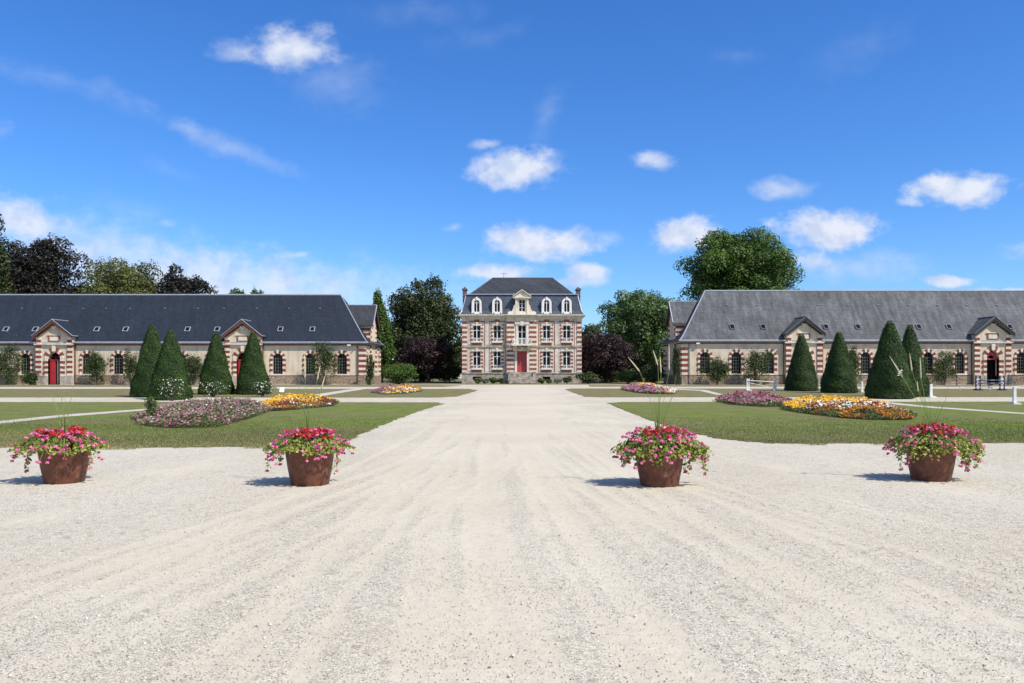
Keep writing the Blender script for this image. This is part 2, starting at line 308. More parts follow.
petal('orange', (.30, .085, .012), (.60, .21, .02)); petal('whitebloom', (.66, .64, .56), (.86, .84, .76)); petal('mauve', (.20, .055, .10), (.42, .17, .25)); petal('magenta', (.45, .03, .17), (.72, .16, .36)); petal('dusty', (.26, .15, .14), (.45, .30, .27)); petal('maroon', (.12, .012, .02), (.25, .03, .04))
# rusty pot steel
m, t, b = newmat('rusty_pot', .55, .4); v = pos(t)
c = ramp(t, noise(t, v, 7, 7, .7), [(.28, (.06, .022, .013)), (.5, (.13, .043, .024)), (.75, (.20, .075, .045))])
c = mul(t, c, (.36, .26, .20), ramp(t, noise(t, v, 9, 5, .6), [(.58, (0,)*3), (.75, (.4,)*3)]), 'MIX')
t.links.new(c, b.inputs['Base Color']); bump(t, b, noise(t, v, 30, 3), .15, .005); M['pot'] = m

# ------------------------------------------------------------------ ground
mb = MB(); mb.poly([(-2500, -400, -.05), (2500, -400, -.05), (2500, 4000, -.05), (-2500, 4000, -.05)])
tag(mb.build('ground', M['lawn']), kind='structure')
def graded(lo, f0, f1, hi, fine, grow):
    a = list(np.arange(f0, f1+fine/2, fine)); s = fine
    while a[-1] < hi: s *= grow; a.append(min(a[-1]+s, hi))
    s = fine; bfr = []; x = f0
    while x > lo: s *= grow; x = max(x-s, lo); bfr.append(x)
    return np.array(bfr[::-1]+a)
gx = graded(-75, -11, 11, 75, .05, 1.25); gy = graded(-25, 3.6, 15, 86.9, .05, 1.12)
GX, GY = np.meshgrid(gx, gy)
def smooth_noise(X, Y, seed, sc):
    r = np.random.default_rng(seed); z = np.zeros_like(X)
    for i in range(14):
        a = r.uniform(0, 2*np.pi); f = sc*r.uniform(.5, 2.2); z += np.sin((X*np.cos(a)+Y*np.sin(a))*f+r.uniform(0, 6.28))/f*sc
    return z/14
# wheel tracks: curves X(Y) through the court, each a pair of ruts
tr = np.zeros_like(GX); wob = smooth_noise(GX, GY, 3, .8)
fade = lambda v, a_, b_: np.clip((v-a_)/(b_-a_), 0, 1)**2*(3-2*np.clip((v-a_)/(b_-a_), 0, 1))
for (bx, by, px_, py_, am, wd) in [(445,683,470,440,.9,.26),(505,683,492,440,.6,.20),(410,683,462,438,.5,.10),(560,683,500,436,.5,.12),(0,600,440,452,.8,.14),(0,640,446,452,.6,.12),(60,683,445,456,.6,.10),(170,683,452,450,.5,.14),(720,683,520,440,.8,.16),(800,683,528,440,.7,.12),(900,683,536,442,.6,.12),(1000,660,560,446,.5,.10),(1040,600,590,450,.6,.12),(640,683,510,440,.5,.10),(300,683,462,446,.4,.12),(1040,540,640,452,.4,.10)]:
    a0 = P(bx, by); a1 = P(px_, py_); c = np.polyfit([a0.y, (a0.y+a1.y)/2, a1.y, a1.y+14], [a0.x, a1.x*.74+a0.x*.26, a1.x, a1.x*.8+.1], 2)
    wd *= .62; am *= 1.1
    for off in (0, random.choice((-1, 1))*1.4, random.uniform(-.5, .5)):
        sd_ = GX-(np.polyval(c, GY)+off)+wob*.12; dx = np.abs(sd_); ok = (1-fade(GY, a1.y, a1.y+12))*(GY > 2)
        lines = .75+.25*np.cos(sd_/wd*9)
        tr += np.exp(-(dx/wd)**2)*lines*ok*am*random.uniform(.6, 1)
        tr -= .16*am*np.exp(-((dx-wd*1.8)/(wd*.45))**2)*ok
tr = np.clip(tr, -.5, 1.1)
drive = np.exp(-((GX-at(522, GY)+.2)/2.8)**2)*fade(GY, 8, 30)*.4
streak = np.clip(smooth_noise(GX*2.2, GY*.25, 9, 2.5), -1, 1)*.10
tk = np.clip(tr, -.5, 1.1)*.70+drive+streak
GZ = -.008*np.clip(tr, 0, 1)+.003*np.clip(-tr, 0, 1)+.012*smooth_noise(GX, GY, 5, 1.2)+RNG.normal(0, .0006, GX.shape)*(np.abs(GX) < 11.5)*(GY < 15.5)
GZ = np.where((GY > 18) | (np.abs(GX) > 16), 0, GZ)
ny, nx = GX.shape; V = np.stack([GX, GY, GZ], -1).reshape(-1, 3)
ii = np.arange(ny*nx).reshape(ny, nx); q = np.stack([ii[:-1, :-1], ii[:-1, 1:], ii[1:, 1:], ii[1:, :-1]], -1).reshape(-1, 4)
me = bpy.data.meshes.new('gravel_court'); me.vertices.add(len(V)); me.vertices.foreach_set('co', V.ravel()); me.loops.add(q.size); me.loops.foreach_set('vertex_index', q.ravel().astype(np.int32))
me.polygons.add(len(q)); me.polygons.foreach_set('loop_start', np.arange(0, q.size, 4, dtype=np.int32)); me.polygons.foreach_set('loop_total', np.full(len(q), 4, dtype=np.int32)); me.update(calc_edges=True)
me.attributes.new('track', 'FLOAT', 'POINT').data.foreach_set('value', tk.ravel().astype(np.float32)); me.materials.append(M['gravel'])
tag(link('gravel_court', me, (0, 0, 0)), kind='structure')
# loose pebbles on the court: one uncountable object
n = 60000; py_ = RNG.uniform(470, 700, n); Yp = 1361/(py_-369); Xp = (RNG.uniform(-20, 1044, n)-512)/825*Yp
keep = RNG.random(n) < .35+.65*(smooth_noise(Xp*1.5, Yp*1.2, 21, 1.5) > 0); Xp, Yp = Xp[keep], Yp[keep]; n = len(Xp)
s = np.abs(RNG.normal(.0026, .0016, n))+.0016; s *= np.where(RNG.random(n) < .01, 2.2, 1)
oc = np.array([(1,0,0),(0,1,0),(-1,0,0),(0,-1,0),(0,0,.75),(0,0,-.3)]); an = RNG.uniform(0, 6.28, n)
O = oc[None]*s[:, None, None]*RNG.uniform(.7, 1.3, (n, 6, 1)); ca, sa = np.cos(an)[:, None], np.sin(an)[:, None]
Vx = O[..., 0]*ca-O[..., 1]*sa+Xp[:, None]; Vy = O[..., 0]*sa+O[..., 1]*ca+Yp[:, None]
zf = .012*smooth_noise(Xp, Yp, 5, 1.2)
V = np.stack([Vx, Vy, O[..., 2]+zf[:, None]+.002], -1).reshape(-1, 3)
f = np.array([(0,1,4),(1,2,4),(2,3,4),(3,0,4),(1,0,5),(2,1,5),(3,2,5),(0,3,5)]); q = (f[None]+np.arange(n)[:, None, None]*6).reshape(-1, 3)
me = bpy.data.meshes.new('loose_gravel'); me.vertices.add(len(V)); me.vertices.foreach_set('co', V.ravel()); me.loops.add(q.size); me.loops.foreach_set('vertex_index', q.ravel().astype(np.int32))
me.polygons.add(len(q)); me.polygons.foreach_set('loop_start', np.arange(0, q.size, 3, dtype=np.int32)); me.polygons.foreach_set('loop_total', np.full(len(q), 3, dtype=np.int32)); me.update(calc_edges=True)
me.attributes.new('tone', 'FLOAT', 'POINT').data.foreach_set('value', np.repeat(RNG.random(n), 6).astype(np.float32)); me.materials.append(M['pebble'])
tag(link('loose_gravel', me, (0, 0, 0)), 'pale loose stones lying on the gravel court in the foreground', 'gravel', kind='stuff')

def inpoly(X, Y, poly):
    r = np.zeros(len(X), bool); n = len(poly)
    for i in range(n):
        x0, y0 = poly[i][0], poly[i][1]; x1, y1 = poly[i-1][0], poly[i-1][1]
        c = ((y0 > Y) != (y1 > Y)) & (X < (x1-x0)*(Y-y0)/((y1-y0) or 1e-9)+x0); r ^= c
    return r
def densify(pts, step, jit):
    o = []
    for i in range(len(pts)):
        a, b_ = Vector(pts[i]), Vector(pts[(i+1) % len(pts)]); k = max(1, int((b_-a).length/step)); k = min(k, 400)
        for j in range(k):
            p = a.lerp(b_, j/k); o.append(Vector((p.x+random.uniform(-jit, jit), p.y+random.uniform(-jit, jit), 0)))
    return o
def sheet(name, pix, z, mat, step=.10, jit=.085):
    pts = [P(*p) for p in pix]; d = densify(pts, step, jit); mb = MB(); top = [(p.x, p.y, z) for p in d]; mb.poly(top)
    for i in range(len(d)):
        a, b_ = top[i], top[(i+1) % len(d)]; mb.poly([(a[0], a[1], -.02), (b_[0], b_[1], -.02), b_, a])
    tag(mb.build(name, mat), kind='structure'); return pts
LW = [sheet('lawn', [(-260,449.5),(0,448),(200,447.5),(325,446),(345,442),(362,434),(385,424),(412,413.5),(434,406.5),(443,404),(437,402.6),(200,402.2),(-260,402.2)], .014, M['lawn']),
      sheet('lawn', [(608,403.2),(622,409),(650,420),(684,431),(720,439),(768,443.6),(1024,443),(1300,443.5),(1300,401.6),(790,402),(622,402.2)], .014, M['lawn']),
      sheet('lawn', [(-260,397.4),(440,397.6),(457,396.5),(470,393),(478,390.6),(470,389),(-260,389)], .014, M['lawn'], .5),
      sheet('lawn', [(565,389.4),(574,393),(585,396.8),(600,397.3),(1300,397),(1300,389),(572,388.6)], .014, M['lawn'], .5),
      sheet('lawn', [(-260,386.9),(445,386.9),(462,385.6),(440,385.1),(-260,385.1)], .014, M['lawn'], .8),
      sheet('lawn', [(590,386.7),(1300,386.7),(1300,385.1),(588,385.2)], .014, M['lawn'], .8)]
sheet('path', [(-200,446),(-200,437),(0,421.6),(60,415.5),(160,408.2),(163,409.2),(62,417.4),(0,424)], .02, M['path'], .3, .04)
sheet('path', [(300,397),(345,390.2),(372,387),(378,387.3),(352,391.2),(318,397)], .02, M['path'], .4, .05)
sheet('path', [(880,401.8),(935,407.2),(1030,413.8),(1200,430),(1200,433),(1030,415),(930,408.2),(872,402.6)], .02, M['path'], .3, .05)
sheet('path', [(660,388.9),(700,391),(716,395),(724,395),(706,390.3),(668,388.6)], .02, M['path'], .4, .05)
# short blades along the two front lawns
for li, lab in ((0, 'short dry grass on the front lawn left of the drive'), (1, 'short dry grass on the front lawn right of the drive')):
    poly = LW[li]; n = 230000; X = RNG.uniform(-16 if li == 0 else 1, -2 if li == 0 else 16, n); Y = RNG.uniform(16.6, 30, n); jit = np.clip(smooth_noise(X*2, Y*.5, 44, 2.5)*3.0+RNG.normal(0, .12, n), 0, .55); k = inpoly(X, Y+jit, poly) & (RNG.random(n) < np.clip((30-Y)/12, 0, 1)**1.8); X, Y = X[k], Y[k]
    edge = RNG.normal(0, .05, len(X)); n = len(X); h = RNG.uniform(.01, .045, n); a = RNG.uniform(0, 6.28, n); wd = RNG.uniform(.004, .010, n); ln = RNG.normal(0, .012, (n, 2))
    V = np.empty((n, 3, 3)); V[:, 0] = np.stack([X+np.cos(a)*wd, Y+np.sin(a)*wd, np.full(n, .010)], -1); V[:, 1] = np.stack([X-np.cos(a)*wd, Y-np.sin(a)*wd, np.full(n, .010)], -1); V[:, 2] = np.stack([X+ln[:, 0], Y+ln[:, 1], .010+h], -1)
    V = V.reshape(-1, 3); me = bpy.data.meshes.new('grass'); me.vertices.add(3*n); me.vertices.foreach_set('co', V.ravel()); me.loops.add(3*n); me.loops.foreach_set('vertex_index', np.arange(3*n, dtype=np.int32)); me.polygons.add(n); me.polygons.foreach_set('loop_start', np.arange(0, 3*n, 3, dtype=np.int32)); me.polygons.foreach_set('loop_total', np.full(n, 3, dtype=np.int32)); me.update(calc_edges=True)
    tone = np.clip(.62-.03*(Y-17)+.45*smooth_noise(X*.4, Y, 31, 1.0)*2+RNG.normal(0, .34, n), 0, 1)
    me.attributes.new('tone', 'FLOAT', 'POINT').data.foreach_set('value', np.repeat(tone, 3).astype(np.float32)); me.materials.append(M['grass_blade'])
    tag(link('grass', me, (0, 0, 0)), lab, 'grass', kind='stuff')

# ------------------------------------------------------------------ facade tools (a along the wall, b up, d inwards)
def arc(c, r, zs, n=12): return [(c-r*math.cos(math.pi*i/n), zs+r*math.sin(math.pi*i/n)) for i in range(n+1)]
def wall(mb, fn, a0, a1, z0, z1, ops, depth=.25, m=0):
    cur = a0; q = lambda pts: mb.poly([fn(a, b_, 0) for a, b_ in pts], m)
    for (c, w_, zb, zs, ar) in sorted(ops):
        l, r = c-w_/2, c+w_/2
        q([(cur, z0), (l, z0), (l, z1), (cur, z1)])
        if zb > z0: q([(l, z0), (r, z0), (r, zb), (l, zb)])
        top = arc(c, w_/2, zs) if ar else [(l, zs), (r, zs)]
        for i in range(len(top)-1): q([top[i], top[i+1], (top[i+1][0], z1), (top[i][0], z1)])
        ring = [(l, zb)]+top+[(r, zb)]
        for i in range(len(ring)):
            a_, b_ = ring[i], ring[(i+1) % len(ring)]
            mb.poly([fn(*a_, 0), fn(*b_, 0), fn(*b_, depth), fn(*a_, depth)], m)
        cur = r
    q([(cur, z0), (a1, z0), (a1, z1), (cur, z1)])
def blk(mb, fn, a0, a1, b0, b1, d0, d1, m=0):
    mb.hexa([fn(a0,b0,d0),fn(a1,b0,d0),fn(a1,b0,d1),fn(a0,b0,d1),fn(a0,b1,d0),fn(a1,b1,d0),fn(a1,b1,d1),fn(a0,b1,d1)], m)
def stripes(mb, fn, a0, a1, z0, z1, h, pr=.04, start=0, inset=0.0):
    n = max(1, round((z1-z0)/h)); h = (z1-z0)/n
    for i in range(n):
        k = (i+start) % 2; d = -pr-(.012 if k else 0); e = inset if not k else 0
        blk(mb, fn, a0+e, a1-e, z0+i*h, z0+(i+1)*h-.002, d, .01, k)
def surround(mb, fn, c, w_, zb, zs, ar, bw=.26, h=.26, pr=.05, key=True, sides=(-1, 1)):
    n = max(2, round((zs-zb)/h)); hh = (zs-zb)/n
    for sgn in sides:
        for i in range(n):
            k = i % 2; ww = bw*(1.25 if k else .85); a_ = c+sgn*w_/2; a2 = a_+sgn*ww
            blk(mb, fn, min(a_, a2), max(a_, a2), zb+i*hh, zb+(i+1)*hh-.002, -pr-(.01 if k else 0), .02, k)
    if ar:
        m_ = 9; r0 = w_/2
        for i in range(m_):
            k = i % 2; t0, t1 = math.pi*i/m_+.01, math.pi*(i+1)/m_-.01; r1 = r0+bw*(1.25 if k else .95)+(.12 if i == m_//2 and key else 0); d = -pr-(.01 if k else 0)-(.04 if i == m_//2 else 0)
            pt = [(c-r*math.cos(t_), zs+r*math.sin(t_)) for r, t_ in ((r0, t0), (r0, t1), (r1, t1), (r1, t0))]
            mb.hexa([fn(*p, d) for p in pt]+[fn(*p, .02) for p in pt], k)
def window(root, T, fn, c, w_, zb, zs, ar, frame_mat, rows=4, cols=2, bw=.26, bar=.045, sur=True, sm=None, name='window', dep=.2, frm=.06):
    g = MB(T); pts = [(c-w_/2, zb)]+(arc(c, w_/2, zs) if ar else [(c-w_/2, zs), (c+w_/2, zs)])+[(c+w_/2, zb)]
    g.poly([fn(a, b_, dep) for a, b_ in pts]); wo = g.build(name, M['glass'], root)
    f = MB(T); d0, d1 = dep-.06, dep-.005; H = zs
    blk(f, fn, c-w_/2, c-w_/2+frm, zb, H, d0, d1); blk(f, fn, c+w_/2-frm, c+w_/2, zb, H, d0, d1); blk(f, fn, c-w_/2+frm, c+w_/2-frm, zb, zb+frm, d0, d1)
    blk(f, fn, c-w_/2+frm, c+w_/2-frm, H-frm*.6, H+frm*.4, d0, d1)
    if ar:
        o = arc(c, w_/2, zs); i_ = arc(c, w_/2-frm, zs)
        for k in range(len(o)-1): mb_ = [o[k], o[k+1], i_[k+1], i_[k]]; f.hexa([fn(*p, d0) for p in mb_]+[fn(*p, d1) for p in mb_])
    for k in range(1, cols): x = c-w_/2+w_*k/cols; tb = bar*(1.6 if cols == 2 else 1); blk(f, fn, x-tb/2, x+tb/2, zb+frm, (zs+w_/2*math.sqrt(max(0, 1-(2*(x-c)/w_)**2))-frm if ar else H-frm), d0-.004, d1-.004)
    for k in range(1, rows): z = zb+(H-zb)*k/rows; blk(f, fn, c-w_/2+frm, c+w_/2-frm, z-bar/2, z+bar/2, d0-.008, d1-.008)
    f.build('frame', frame_mat, wo)
    if sur:
        s_ = MB(T); surround(s_, fn, c, w_, zb, zs, ar, bw); s_.build('surround', sm or [M['stone'], M['brick']], wo)
        k = MB(T); blk(k, fn, c-w_/2-bw*.9, c+w_/2+bw*.9, zb-.14, zb-.002, -.10, .2); k.build('sill', M['stone'], wo)
    return wo

# ------------------------------------------------------------------ the two stable wings
AX, YF, YB = 1.2, 86.8, 97.2
def stable(sgn, zs_, label, roofm, old, skyl, vents, door_state):
    T = lambda s, y, z: (AX+sgn*s, y, z*zs_)
    side = 'left' if sgn < 0 else 'right'
    root = thing('stable_building', label, 'stable', (AX+sgn*40, YF, 0), 'long stable wings facing the court')
    S0, S1, ZW = 16.7, 62.0, 4.40
    F = lambda a, b_, d: (a, YF+d, b_)                # front facade
    E = lambda a, b_, d: (S0+d, a, b_)                # end facade towards the drive
    win = [19.1, 22.4, 25.85, 32.7, 36, 39.3, 42.6, 45.9, 52.4, 55.7, 59.0]; W_, ZB, ZS = 1.05, 1.12, 2.75; PO = [29.4, 49.15]
    ewin = [88.1, 90.3, 93.7, 95.9]
    mb = MB(T); wall(mb, F, S0, S1, .9, ZW, [(c, W_, ZB, ZS, 1) for c in win]+[(c, 1.3, .9, 2.75, 1) for c in PO]); wall(mb, E, YF, YB, .9, ZW, [(c, .8, 1.6, 2.8, 1) for c in ewin])
    mb.poly([(S1, YF, 0), (S1, YB, 0), (S1, YB, ZW), (S1, YF, ZW)]); mb.poly([(S0, YB, 0), (S1, YB, 0), (S1, YB, ZW), (S0, YB, ZW)])
    mb.build('wall', M['plaster'], root)
    for a0, a1 in ((S0-.06, PO[0]-1.9), (PO[0]+1.9, PO[1]-1.9), (PO[1]+1.9, S1)): mb = MB(T); blk(mb, F, a0, a1, -.05, .897, -.06, .3); mb.build('plinth', M['rubble'], root)
    mb = MB(T); blk(mb, E, YF+.3, YB, -.05, .897, -.06, .3); mb.build('plinth', M['rubble'], root)
    for c in PO:
        mb = MB(T)
        for e in (-1, 1): a0, a1 = sorted((c+e*.65, c+e*1.9)); mb.poly([F(a0, 0, .02), F(a1, 0, .02), F(a1, .9, .02), F(a0, .9, .02)]); mb.poly([F(c+e*.65, 0, -.37), F(c+e*.65, 0, .02), F(c+e*.65, 2.7, .02), F(c+e*.65, 2.7, -.37)])
        mb.build('passage_wall', M['plaster'], root)
    for a0, a1 in ((S0-.03, PO[0]-1.9), (PO[0]+1.9, PO[1]-1.9), (PO[1]+1.9, S1)):
        mb = MB(T); blk(mb, F, a0, a1, .90, .985, -.035, .02); mb.build('brick_band', M['brick'], root)
        mb = MB(T); blk(mb, F, a0, a1, 4.12, 4.26, -.03, .02); mb.build('brick_band', M['red_trim'], root)
    mb = MB(T); blk(mb, E, YF+.03, YB, 4.12, 4.26, -.03, .02); mb.build('brick_band', M['red_trim'], root)
    for fn, a0, a1 in ((F, S0-.05, S0+.62), (E, YF, YF+.7), (E, YB-.7, YB)):
        mb = MB(T); stripes(mb, fn, a0, a1, .99, 4.03, .27, .055 if fn is F else .053, 0, .0); mb.build('corner_quoin', [M['stone'], M['brick']], root)
    for c in win: window(root, T, F, c, W_, ZB, ZS, 1, M['frame_grey'], rows=5, cols=4, bar=.022, frm=.035)
    for c in ewin: window(root, T, E, c, .8, 1.6, 2.8, 1, M['frame_grey'], rows=3, cols=2, bar=.03)
    # roof with bell-cast eaves
    ye0, yr, ye1, se, sr, zr = YF-.28, 92.0, YB+.28, S0-.35, 20.3, 9.88
    mb = MB(T); prev = None
    prof = [(0, 4.42), (.07, 4.66), (.14, 4.98), (.22, 5.42), (1, zr)]
    for f_, z in prof:
        ring = [(se+(sr-se)*f_, ye0+(yr-ye0)*f_, z), (S1+.4, ye0+(yr-ye0)*f_, z), (S1+.4, ye1+(yr-ye1)*f_, z), (se+(sr-se)*f_, ye1+(yr-ye1)*f_, z)]
        if prev:
            mb.poly([prev[0], prev[1], ring[1], ring[0]]); mb.poly([prev[2], prev[3], ring[3], ring[2]]); mb.poly([prev[3], prev[0], ring[0], ring[3]])
        prev = ring
    mb.poly([(se, ye0, 4.42), (S1, ye0, 4.42), (S1, YF, 4.41), (S0, YF, 4.41)]); mb.poly([(se, ye0, 4.42), (se, ye1, 4.42), (S0, ye1, 4.41), (S0, YF, 4.41)])
    roof = mb.build('roof', roofm, root)
    mb = MB(T); mb.tube([(sr, yr, zr+.04), (S1, yr, zr+.04)], .09, 6)
    for ysg, ye in ((1, ye0), (-1, ye1)):
        mb.tube([(se+(sr-se)*f_, ye+(yr-ye)*f_, z+.03) for f_, z in prof], .06, 5)
    mb.build('ridge_capping', M['zinc'] if not old else M['zinc'], roof)
    mb = MB(T); mb.tube([(se-.05, ye0-.06, 4.44), (S1, ye0-.06, 4.44)], .085, 6); mb.build('gutter', M['zinc'], root); mb = MB(T); mb.tube([(se-.06, ye0, 4.44), (se-.06, ye1, 4.44)], .085, 6); mb.build('gutter', M['zinc_dark'], root)
    def slope(z): return (z-5.42)/(zr-5.42)*(.78)*(yr-ye0)+ye0+.22*(yr-ye0)
    k = math.atan2(zr-5.42, .78*(yr-ye0)); cs, sn = math.cos(k), math.sin(k)
    def onroof(mb, s, z, u0, u1, v0, v1, h0, h1, m=0):   # u along, v up slope, h normal
        y = slope(z); Q = lambda u, v_, h: (s+u, y+v_*cs-h*sn, z+v_*sn+h*cs)
        mb.hexa([Q(u0,v0,h0),Q(u1,v0,h0),Q(u1,v1,h0),Q(u0,v1,h0),Q(u0,v0,h1),Q(u1,v0,h1),Q(u1,v1,h1),Q(u0,v1,h1)], m)
    skm = M['zinc'] if not old else M['zinc_dark']
    for px in skyl:
        s = sgn*((px-CX)/FPX*87.95-AX); mb = MB(T); z = 5.62
        for (u0, u1, v0, v1) in ((-.27, .27, 0, .06), (-.27, .27, .60, .66), (-.27, -.21, .06, .60), (.21, .27, .06, .60)): onroof(mb, s, z, u0, u1, v0, v1, 0, .12)
        mb.build('skylight', skm, roof)
        mb2 = MB(T); onroof(mb2, s, z, -.21, .21, .06, .60, 0, .07); 
        g = mb2.build('skylight_pane', M['glass'], roof)
    for px in vents:
        s = sgn*((px-CX)/FPX*90.4-AX); mb = MB(T); onroof(mb, s, 8.2, -.09, .09, 0, .12, 0, .09); mb.build('roof_vent', M['zinc_dark'], roof)
    # downpipes and floodlight
    for s in (S0+.72, 27.35, 31.45, 47.1, 51.2):
        mb = MB(T); mb.tube([(s, YF-.10, .05), (s, YF-.10, 4.1), (s, YF-.5, 4.36)], .055, 6); mb.build('downpipe', M['red_trim'] if s > 20 or not old else M['zinc_dark'], root)
    mb = MB(T); blk(mb, F, S0+1.42, S0+1.78, 4.08, 4.22, -.38, -.2); blk(mb, F, S0+1.57, S0+1.63, 4.1, 4.2, -.18, .0); mb.build('floodlight', M['white'], root)
    # portals
    trim = M['red_trim'] if not old else M['dark_trim']
    for pi, c in enumerate((29.4, 49.15)):
        yp = YF-.38; G = lambda a, b_, d: (a, yp+d, b_); hw = 1.88
        mb = MB(T); wall(mb, G, c-hw, c+hw, 0, 4.9, [(c, 1.3, 0, 2.75, 1)], .38)
        mb.poly([G(c-hw, 4.9, 0), G(c+hw, 4.9, 0), G(c+hw, 5.15, 0), G(c, 6.6, 0), G(c-hw, 5.15, 0)])
        for e in (-1, 1): mb.poly([(c+e*hw, yp, 0), (c+e*hw, YF+.9, 0), (c+e*hw, YF+.9, 5.05), (c+e*hw, yp, 5.05)])
        po = mb.build('portal', M['plaster'], root)
        for e in (-1, 1):
            a0, a1 = sorted((c+e*(hw+.03), c+e*(hw-.52)))
            mb = MB(T); stripes(mb, G, a0, a1, .95, 4.1, .27, .08); mb.build('portal_quoin', [M['stone'], M['brick']], po)
            mb = MB(T); stripes(mb, G, a0+.02, a1-.02, 4.42, 5.0, .29, .06, 1); mb.build('portal_quoin', [M['stone'], M['brick']], po)
        mb = MB(T); surround(mb, G, c, 1.3, .9, 2.75, 1, .38, .27, .07); mb.build('arch_surround', [M['stone'], M['brick']], po)
        for a0, a1 in ((c-hw-.1, c-.66), (c+.66, c+hw+.1)): mb = MB(T); blk(mb, G, a0, a1, 0, .93, -.11, .02); mb.build('portal_base', M['stone_grey'], po)
        mb = MB(T); blk(mb, G, c-hw-.12, c+hw+.12, 4.12, 4.2, -.14, .02); blk(mb, G, c-hw-.18, c+hw+.18, 4.2, 4.3, -.22, .02); blk(mb, G, c-.18, c+.18, 3.5, 4.12, -.16, .0)
        for e in (-1.55, 1.55): blk(mb, G, c+e-.2, c+e+.2, 4.3, 4.42, -.18, .02)
        blk(mb, G, c-.28, c+.28, 6.0, 6.12, -.12, .02); blk(mb, G, c-.2, c+.2, 5.75, 6.0, -.10, .02)
        mb.build('cornice', M['stone'], po)
        mb = MB(T); blk(mb, G, c-.62, c+.62, 4.5, 5.15, -.05, .02, 1); blk(mb, G, c-.45, c+.45, 4.62, 5.03, -.07, -.045, 0); blk(mb, G, c-.7, c+.7, 5.16, 5.24, -.10, .02, 0); mb.build('plaque', [M['stone'], M['brick_pale']], po)
        # gable roof running back into the main slope
        ap, hw2, ez = 6.82, 2.12, 5.12; yb = slope(ap)+.2; yf = yp-.45
        mb = MB(T)
        for e in (-1, 1):
            q4 = [(c, yf, ap), (c+e*hw2, yf, ez), (c+e*hw2, yb, ez), (c, yb, ap)]; th = .11
            mb.hexa([(a, y, z-th) for a, y, z in q4]+q4)
        mb.build('portal_roof', roofm, po)
        mb = MB(T)
        for e in (-1, 1):
            p1, p2 = (c, ap-.11), (c+e*(hw2-.02), ez-.11)
            mb.hexa([(p1[0], yf+.02, p1[1]-.24), (p2[0], yf+.02, p2[1]-.2), (p2[0], yf+.1, p2[1]-.2), (p1[0], yf+.1, p1[1]-.24), (p1[0], yf+.02, p1[1]), (p2[0], yf+.02, p2[1]), (p2[0], yf+.1, p2[1]), (p1[0], yf+.1, p1[1])])
            q1, q2 = (c, ap-.42), (c+e*(hw-.1), ez+.02)
            mb.hexa([(q1[0], yp-.09, q1[1]-.16), (q2[0], yp-.09, q2[1]-.14), (q2[0], yp+.01, q2[1]-.14), (q1[0], yp+.01, q1[1]-.16), (q1[0], yp-.09, q1[1]), (q2[0], yp-.09, q2[1]), (q2[0], yp+.01, q2[1]), (q1[0], yp+.01, q1[1])])
        mb.build('bargeboard', trim, po)
        mb = MB(T)
        mb.tube([(c, yf, ap+.02), (c, yb, ap+.02)], .05, 5)
        for e in (-1, 1): mb.tube([(c, yf, ap+.01), (c+e*hw2, yf, ez+.01)], .04, 5); mb.tube([(c+e*hw2, yf, ez), (c+e*hw2, YF+.3, ez)], .05, 5)
        mb.build('roof_edging', M['zinc'] if not old else M['zinc_dark'], po)
        # door: fanlight, back panel, leaves
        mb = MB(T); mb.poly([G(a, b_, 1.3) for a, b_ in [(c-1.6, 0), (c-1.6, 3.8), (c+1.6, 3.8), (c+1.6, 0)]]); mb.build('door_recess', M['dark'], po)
        st = door_state[pi]; dm = M['red_paint'] if st != 'dark' else M['dark_trim']
        if st == 'half':
            e = 1; mb = MB(T); blk(mb, G, c+.02, c+.64, .04, 2.5, .30, .36); blk(mb, G, c+.1, c+.56, .3, 1.1, .28, .30); blk(mb, G, c+.1, c+.56, 1.3, 2.3, .28, .30); d_ = mb.build('door', dm, po); tag(d_, 'closed red leaf of the stable door')
            mb = MB(T); mb.hexa([G(c-.20, .04, .30), G(c-.14, .04, .30), G(c-.36, .04, .95), G(c-.42, .04, .95), G(c-.20, 2.5, .30), G(c-.14, 2.5, .30), G(c-.36, 2.5, .95), G(c-.42, 2.5, .95)]); tag(mb.build('door', M['stone'], po), 'pale leaf standing ajar')
        elif st == 'shut':
            for e in (-1, 1): mb = MB(T); a0, a1 = sorted((c+e*.01, c+e*.64)); blk(mb, G, a0, a1, .04, 2.5, .30, .36); blk(mb, G, a0+.08, a1-.08, .3, 1.1, .28, .30); blk(mb, G, a0+.08, a1-.08, 1.3, 2.3, .28, .30); mb.build('door', dm, po)
        mb = MB(T); blk(mb, G, c-.65, c+.65, 2.52, 2.66, .26, .4)
        if st == 'dark':
            o, i_ = arc(c, .64, 2.66, 10), arc(c, .30, 2.66, 10)
            for q_ in range(10): pts = [o[q_], o[q_+1], i_[q_+1], i_[q_]]; mb.hexa([G(*p, .30) for p in pts]+[G(*p, .33) for p in pts])
        else:
            for q_ in range(1, 4): t_ = math.pi*q_/4; mb.tube([G(c, 2.66, .32), G(c-.62*math.cos(t_), 2.72+.62*math.sin(t_), .32)], .025, 4)
        mb.build('fanlight', dm if st != 'dark' else M['pink_paint'], po)
    # gabled bay in the end facade
    yc, bh = 92.0, 2.0; za, zee = 8.75, 6.55; sw = S0-.04
    mb = MB(T); mb.poly([(sw, yc-bh, .9), (sw, yc+bh, .9), (sw, yc+bh, zee), (sw, yc, za-.15), (sw, yc-bh, zee)])
    for e in (-1, 1): mb.poly([(sw, yc+e*bh, 4.0), (sw+4, yc+e*bh, 4.0), (sw+4, yc+e*bh, zee), (sw, yc+e*bh, zee)])
    ba = mb.build('end_bay', M['plaster'], root)
    B1 = lambda a, b_, d: (a, yc-bh+d, b_); E2 = lambda a, b_, d: (sw+d, a, b_)
